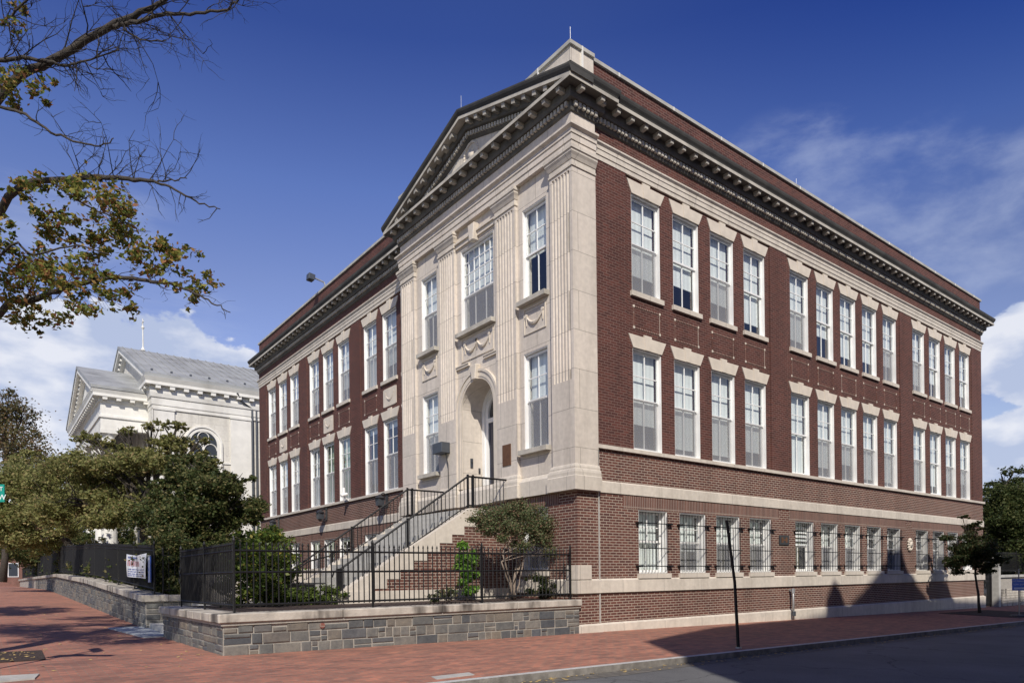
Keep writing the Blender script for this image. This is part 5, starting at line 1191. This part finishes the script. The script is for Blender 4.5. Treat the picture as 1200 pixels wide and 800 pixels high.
T('shade_tree','dark low tree between the school corner and the large right hand tree','tree',(28,7,-.1),[cl(1166,650,38,1.5),cl(1160,620,40,1.3),cl(1180,670,38,1.5),cl(1200,672,37,1.5)],30000,.062,'lf_street',.2,14,sub=44,spread=.34)
# shrubs in the front yard
T('leafy_shrub','big glossy leaved bush behind the fence corner','shrub',(-7.3,2.6,1.05),[cl(285,650,14.4,.42,rz=.5),cl(300,680,14.0,.42,rz=.45),cl(275,690,14.0,.34,rz=.4),cl(276,655,14.6,.3,rz=.4),cl(318,645,15.4,.42,rz=.52),cl(310,690,14.3,.34,rz=.35)],7500,.045,'lf_bush',.04,15,sub=34,hollow=.6)
T('leafy_shrub','rounded glossy bush standing between the fence corner bush and the front wall','shrub',(-6.3,5.0,1.05),[cl(317,640,16.5,.5,rz=.5),cl(325,665,16.5,.5,rz=.5),cl(308,665,16.8,.4,rz=.5)],6500,.045,'lf_bush',.04,16,sub=30,hollow=.6)
for k,(u,lab) in enumerate(((322,'low rounded green box shrub nearest the big bush'),(352,'low green box shrub in front of the dark planter'),(381,'low green box shrub next to the foot of the stairs'))):
    p=at(u,690,14.6+k*.2); T('box_shrub',lab,'shrub',(p.x,p.y,1.03),[((p.x,p.y,1.24),(.33,.3,.22)),((p.x+.18,p.y-.08,1.2),(.26,.25,.18))],3800,.028,'lf_box',.02,20+k,'low box shrubs behind the fence',sub=26)
T('bright_shrub','bright green slender shrub against the brick under the stair landing','shrub',(-2.85,1.4,1.05),[((-2.85,1.4,1.9),(.26,.26,.36)),((-2.8,1.45,1.45),(.22,.22,.3)),((-2.95,1.4,2.2),(.16,.16,.2))],3600,.04,'lf_bright',.025,25,sub=26)
T('crepe_myrtle','small multi stemmed tree with turning leaves beside the stairs','tree',(-1.75,1.15,1.05),[((-2.3,1.2,2.98),(.40,.38,.26)),((-1.75,1.1,3.12),(.42,.38,.22)),((-1.25,1.05,3.05),(.40,.35,.26)),((-1.6,.95,2.3),(.3,.26,.16)),((-.75,.85,2.2),(.24,.22,.16)),((-1.35,.95,2.72),(.42,.32,.22)),((-2.4,1.15,2.74),(.32,.3,.18)),((-.92,1.0,2.82),(.32,.27,.26)),((-.62,.95,2.6),(.26,.24,.18)),((-1.9,.95,2.72),(.32,.3,.18)),((-1.0,.9,2.45),(.26,.24,.14)),((-2.75,1.2,2.92),(.20,.2,.10)),((-1.55,1.0,3.3),(.2,.2,.10)),((-2.1,1.0,2.45),(.2,.2,.12))],26000,.026,'lf_myrtle',.024,26,sub=24,spread=.66,hollow=.0,stems=6,bark='treebark_light',trunk_top=(-1.75,1.15,2.1))
T('leafy_shrub','low dark green bush growing against the brick under the window beside the stairs','shrub',(-1.0,.8,1.05),[((-1.2,.8,1.35),(.4,.25,.28)),((-.9,.75,1.3),(.3,.22,.22))],3500,.032,'lf_street',.015,33,sub=16)
T('low_shrub','small sparse plant at the foot of the brick by the stairs','shrub',(-3.6,1.0,1.05),[((-3.6,1.0,1.25),(.25,.2,.18)),((-4.0,.9,1.2),(.2,.2,.14))],900,.035,'lf_myrtle',.012,27,sub=16)
# vine tumbling over the cap
# overhanging tree: trunk out of the picture at the left
TB=Vector((-12.55,1.75,zg(-12.5,1.7)))
ot=thing('overhanging_tree','half bare tree reaching in from the upper left with turning leaves','tree',TB)
rg=random.Random(44); mb=MB()
top=Vector((-12.7,1.9,6.2)); mb.tube([p-TB for p in [TB,TB+Vector((0,0,.6)),TB+Vector((.05,.05,2)),TB+Vector((-.1,.1,3.8)),top]],[.30,.22,.19,.18,.15],10)
up2=Vector((-12.9,2.1,9.5)); mb.tube([p-TB for p in wig(top,up2,4,.08,rg)],[.14,.12,.1,.08,.06],8)
twigs=MB()
def limb(px,r0,r1,start=None,d0=10.,d1=9.2,dens=1.,l=1.0,mb=mb):
    n=len(px); pts=[at(u,v_,lerp(d0,d1,i/(n-1))) for i,(u,v_) in enumerate(px)]
    if start is not None: pts=[start]+pts
    # smooth
    fine=[]
    for i in range(len(pts)-1):
        p0=pts[max(0,i-1)];p1=pts[i];p2=pts[i+1];p3=pts[min(len(pts)-1,i+2)]
        for k in range(5):
            t_=k/5; q=.5*((2*p1)+(p2-p0)*t_+(2*p0-5*p1+4*p2-p3)*t_*t_+(3*p1-p0-3*p2+p3)*t_**3); fine.append(q+Vector([rg.gauss(0,.008) for _ in range(3)]))
    fine.append(pts[-1]); N_=len(fine); mb.tube([p-TB for p in fine],[lerp(r0,r1,i/(N_-1)) for i in range(N_)],7)
    return fine
def twig(p,d,l,r,dep_):
    d=d.normalized(); pts=[p]; q=p
    n=4
    for i in range(n):
        d=(d+Vector([rg.gauss(0,.22) for _ in range(3)])).normalized(); q=q+d*(l/n); pts.append(q)
    twigs.tube([x-TB for x in pts],[lerp(r,r*.35,i/n) for i in range(n+1)],4)
    if dep_>0:
        for k in range(rg.randint(2,4)):
            s=pts[rg.randint(1,n)]; dd=(d+Vector([rg.gauss(0,.75) for _ in range(3)])); twig(s,dd,l*rg.uniform(.4,.65),r*.6,dep_-1)
A1=limb([(0,112),(60,72),(125,33),(165,15),(197,-4),(230,-40)],.072,.02,start=top+Vector((0,0,.4)))
A2=limb([(132,31),(160,25),(190,17),(222,16),(262,12),(277,2),(280,-6)],.032,.008,d0=9.6,d1=9.2)
A3=limb([(-30,75),(0,72),(25,68),(55,72)],.04,.022,start=top+Vector((0,0,1.2)),d0=9.9,d1=9.7)
A4=limb([(55,72),(80,76),(105,70),(140,58)],.02,.007,d0=9.7,d1=9.5)
A5=limb([(145,33),(165,46),(195,48)],.016,.006,d0=9.5,d1=9.3)
B1=limb([(-20,120),(0,125),(30,135),(60,155),(90,166),(117,171),(133,162)],.026,.006,start=top+Vector((0,0,.1)),d0=8.6,d1=8.3)
C1=limb([(0,246),(25,220),(50,212),(105,208),(150,210),(180,212)],.062,.022,start=top+Vector((0,0,-1.2)))
C2=limb([(180,212),(205,222),(235,238),(258,245)],.018,.006,d0=9.2,d1=9.0)
C3=limb([(180,212),(200,211),(219,209)],.014,.006,d0=9.2,d1=9.1)
D1=limb([(0,366),(30,355),(60,342),(90,332),(135,325),(180,330),(205,333)],.05,.018,start=top+Vector((0,0,-2.4)),d0=9.4,d1=8.8)
D2=limb([(205,333),(235,347),(255,358),(270,366)],.016,.005,d0=8.8,d1=8.7)
E1=limb([(0,30),(18,15),(40,-10)],.02,.01,d0=9.4,d1=9.2)
F1=limb([(60,211),(100,240),(140,258),(165,270)],.016,.005,d0=9.6,d1=9.3); F2=limb([(30,350),(45,320),(40,300)],.016,.006,d0=9.2,d1=9.2); F3=limb([(176,330),(178,310),(182,295)],.008,.004,d0=8.9,d1=8.9); G1=limb([(0,300),(40,298),(90,288),(130,300)],.02,.006,d0=9.,d1=8.7,start=top+Vector((0,0,-1.8)))
camup=Vector((0,0,1))
def twigset(fine,n,l,r,lo=.15,hi=1.,bias=(0,0,0),dep_=2):
    for k in range(n):
        f=rg.uniform(lo,hi); i=min(len(fine)-2,int(f*(len(fine)-1))); d=(fine[i+1]-fine[i]).normalized(); s=Vector([rg.gauss(0,.6) for _ in range(3)])+Vector(bias)
        twig(fine[i],d*.8+s,l*rg.uniform(.5,1.2),r,dep_)
twigset(A1,16,.8,.010,.25,.8); twigset(A1,8,.9,.010,.2,.7,bias=(0,0,-.8)); twigset(A2,10,.7,.007,.3,1.,bias=(0,0,-.4)); twigset(A3,8,.8,.009,.2,1.,bias=(0,0,.6)); twigset(A4,11,.65,.009,.2,1.,bias=(0,0,-.5)); twigset(A5,8,.6,.006,bias=(0,0,-.8)); twigset(B1,7,.3,.006,.5,1.,bias=(0,0,.3),dep_=1)
twigset(C1,14,.65,.007,.6,1.,bias=(0,0,1.0)); twigset(C3,6,.5,.006,bias=(0,0,.9)); twigset(C2,6,.35,.006,.3,1.,bias=(0,0,-.4),dep_=1); twigset(C1,8,.4,.006,.6,1.,bias=(0,0,-.9),dep_=1); twigset(D2,5,.3,.005,dep_=1); twigset(D1,14,.5,.006,.1,.9); twigset(F1,8,.4,.006); twigset(E1,10,.6,.007)
# limbs out of the picture so the tree is whole
for k in range(9):
    a=rg.uniform(2.2,5.4) ; e=top+Vector((math.cos(a)*rg.uniform(2.5,4.2),math.sin(a)*rg.uniform(2.5,4.2),rg.uniform(.5,3.8))); 
    if (e-CAM).dot(fw)>1 and 600+FPX*(e-CAM).dot(rt)/(e-CAM).dot(fw)>-60: continue
    f=wig(top+Vector((0,0,rg.uniform(-.5,2))),e,6,.15,rg); mb.tube([p-TB for p in f],[lerp(.07,.015,i/6) for i in range(7)],6); twigset(f,10,.8,.008,.3,1.)
mb.build('trunk','bark',ot,smooth=True); twigs.build('twigs','twig',ot)
fol=[(20,100,.38,.22),(14,92,.25,.2),(58,102,.16,.1),(45,98,.14,.08),(28,12,.2,.12),(16,30,.16,.1),(35,206,.2,.1),(28,225,.2,.14),(45,240,.26,.16),(65,225,.28,.15),(85,220,.26,.14),(105,225,.22,.14),(120,228,.24,.2),(135,240,.24,.24),(120,255,.36,.24),(145,262,.3,.24),(70,262,.3,.18),(90,275,.36,.2),(60,290,.34,.18),(120,285,.34,.2),(140,275,.28,.22),(8,272,.16,.2),(2,288,.14,.2),(20,305,.3,.22),(45,312,.36,.24),(75,308,.34,.22),(25,335,.32,.24),(58,335,.3,.2),(95,322,.3,.2),(15,350,.3,.2),(30,375,.26,.18),(52,378,.2,.14),(70,365,.24,.15),(85,358,.2,.12),(120,322,.24,.16),(140,345,.26,.18),(115,360,.2,.16),(150,365,.18,.12),(160,295,.24,.18),(180,292,.26,.2),(200,288,.24,.18),(215,300,.2,.16),(170,310,.22,.15),(195,310,.22,.14),(205,335,.18,.12),(225,330,.24,.14),(240,328,.2,.13),(220,350,.18,.12),(250,330,.12,.08),(100,200,.2,.06),(130,345,.2,.14),(105,345,.2,.12),(40,350,.26,.15)]
clumps=[]
for u,v_,rx,rz_ in fol:
    p=at(u,v_,9.1+rg.uniform(-.5,.5)); clumps.append((tuple(p),(rx,rx*1.4,rz_)))
for k in range(34):
    a=rg.uniform(2.3,5.4); e=top+Vector((math.cos(a)*rg.uniform(1,4),math.sin(a)*rg.uniform(1,4),rg.uniform(-1,3.5)))
    if (e-CAM).dot(fw)>1 and 600+FPX*(e-CAM).dot(rt)/(e-CAM).dot(fw)>-80: continue
    clumps.append((tuple(e),(.8,.8,.45)))
leafobj('foliage',leaves(clumps,60000,.036,77,sub=12,spread=.46,hollow=.1,droop=.3),'lf_over',ot,tuple(TB))
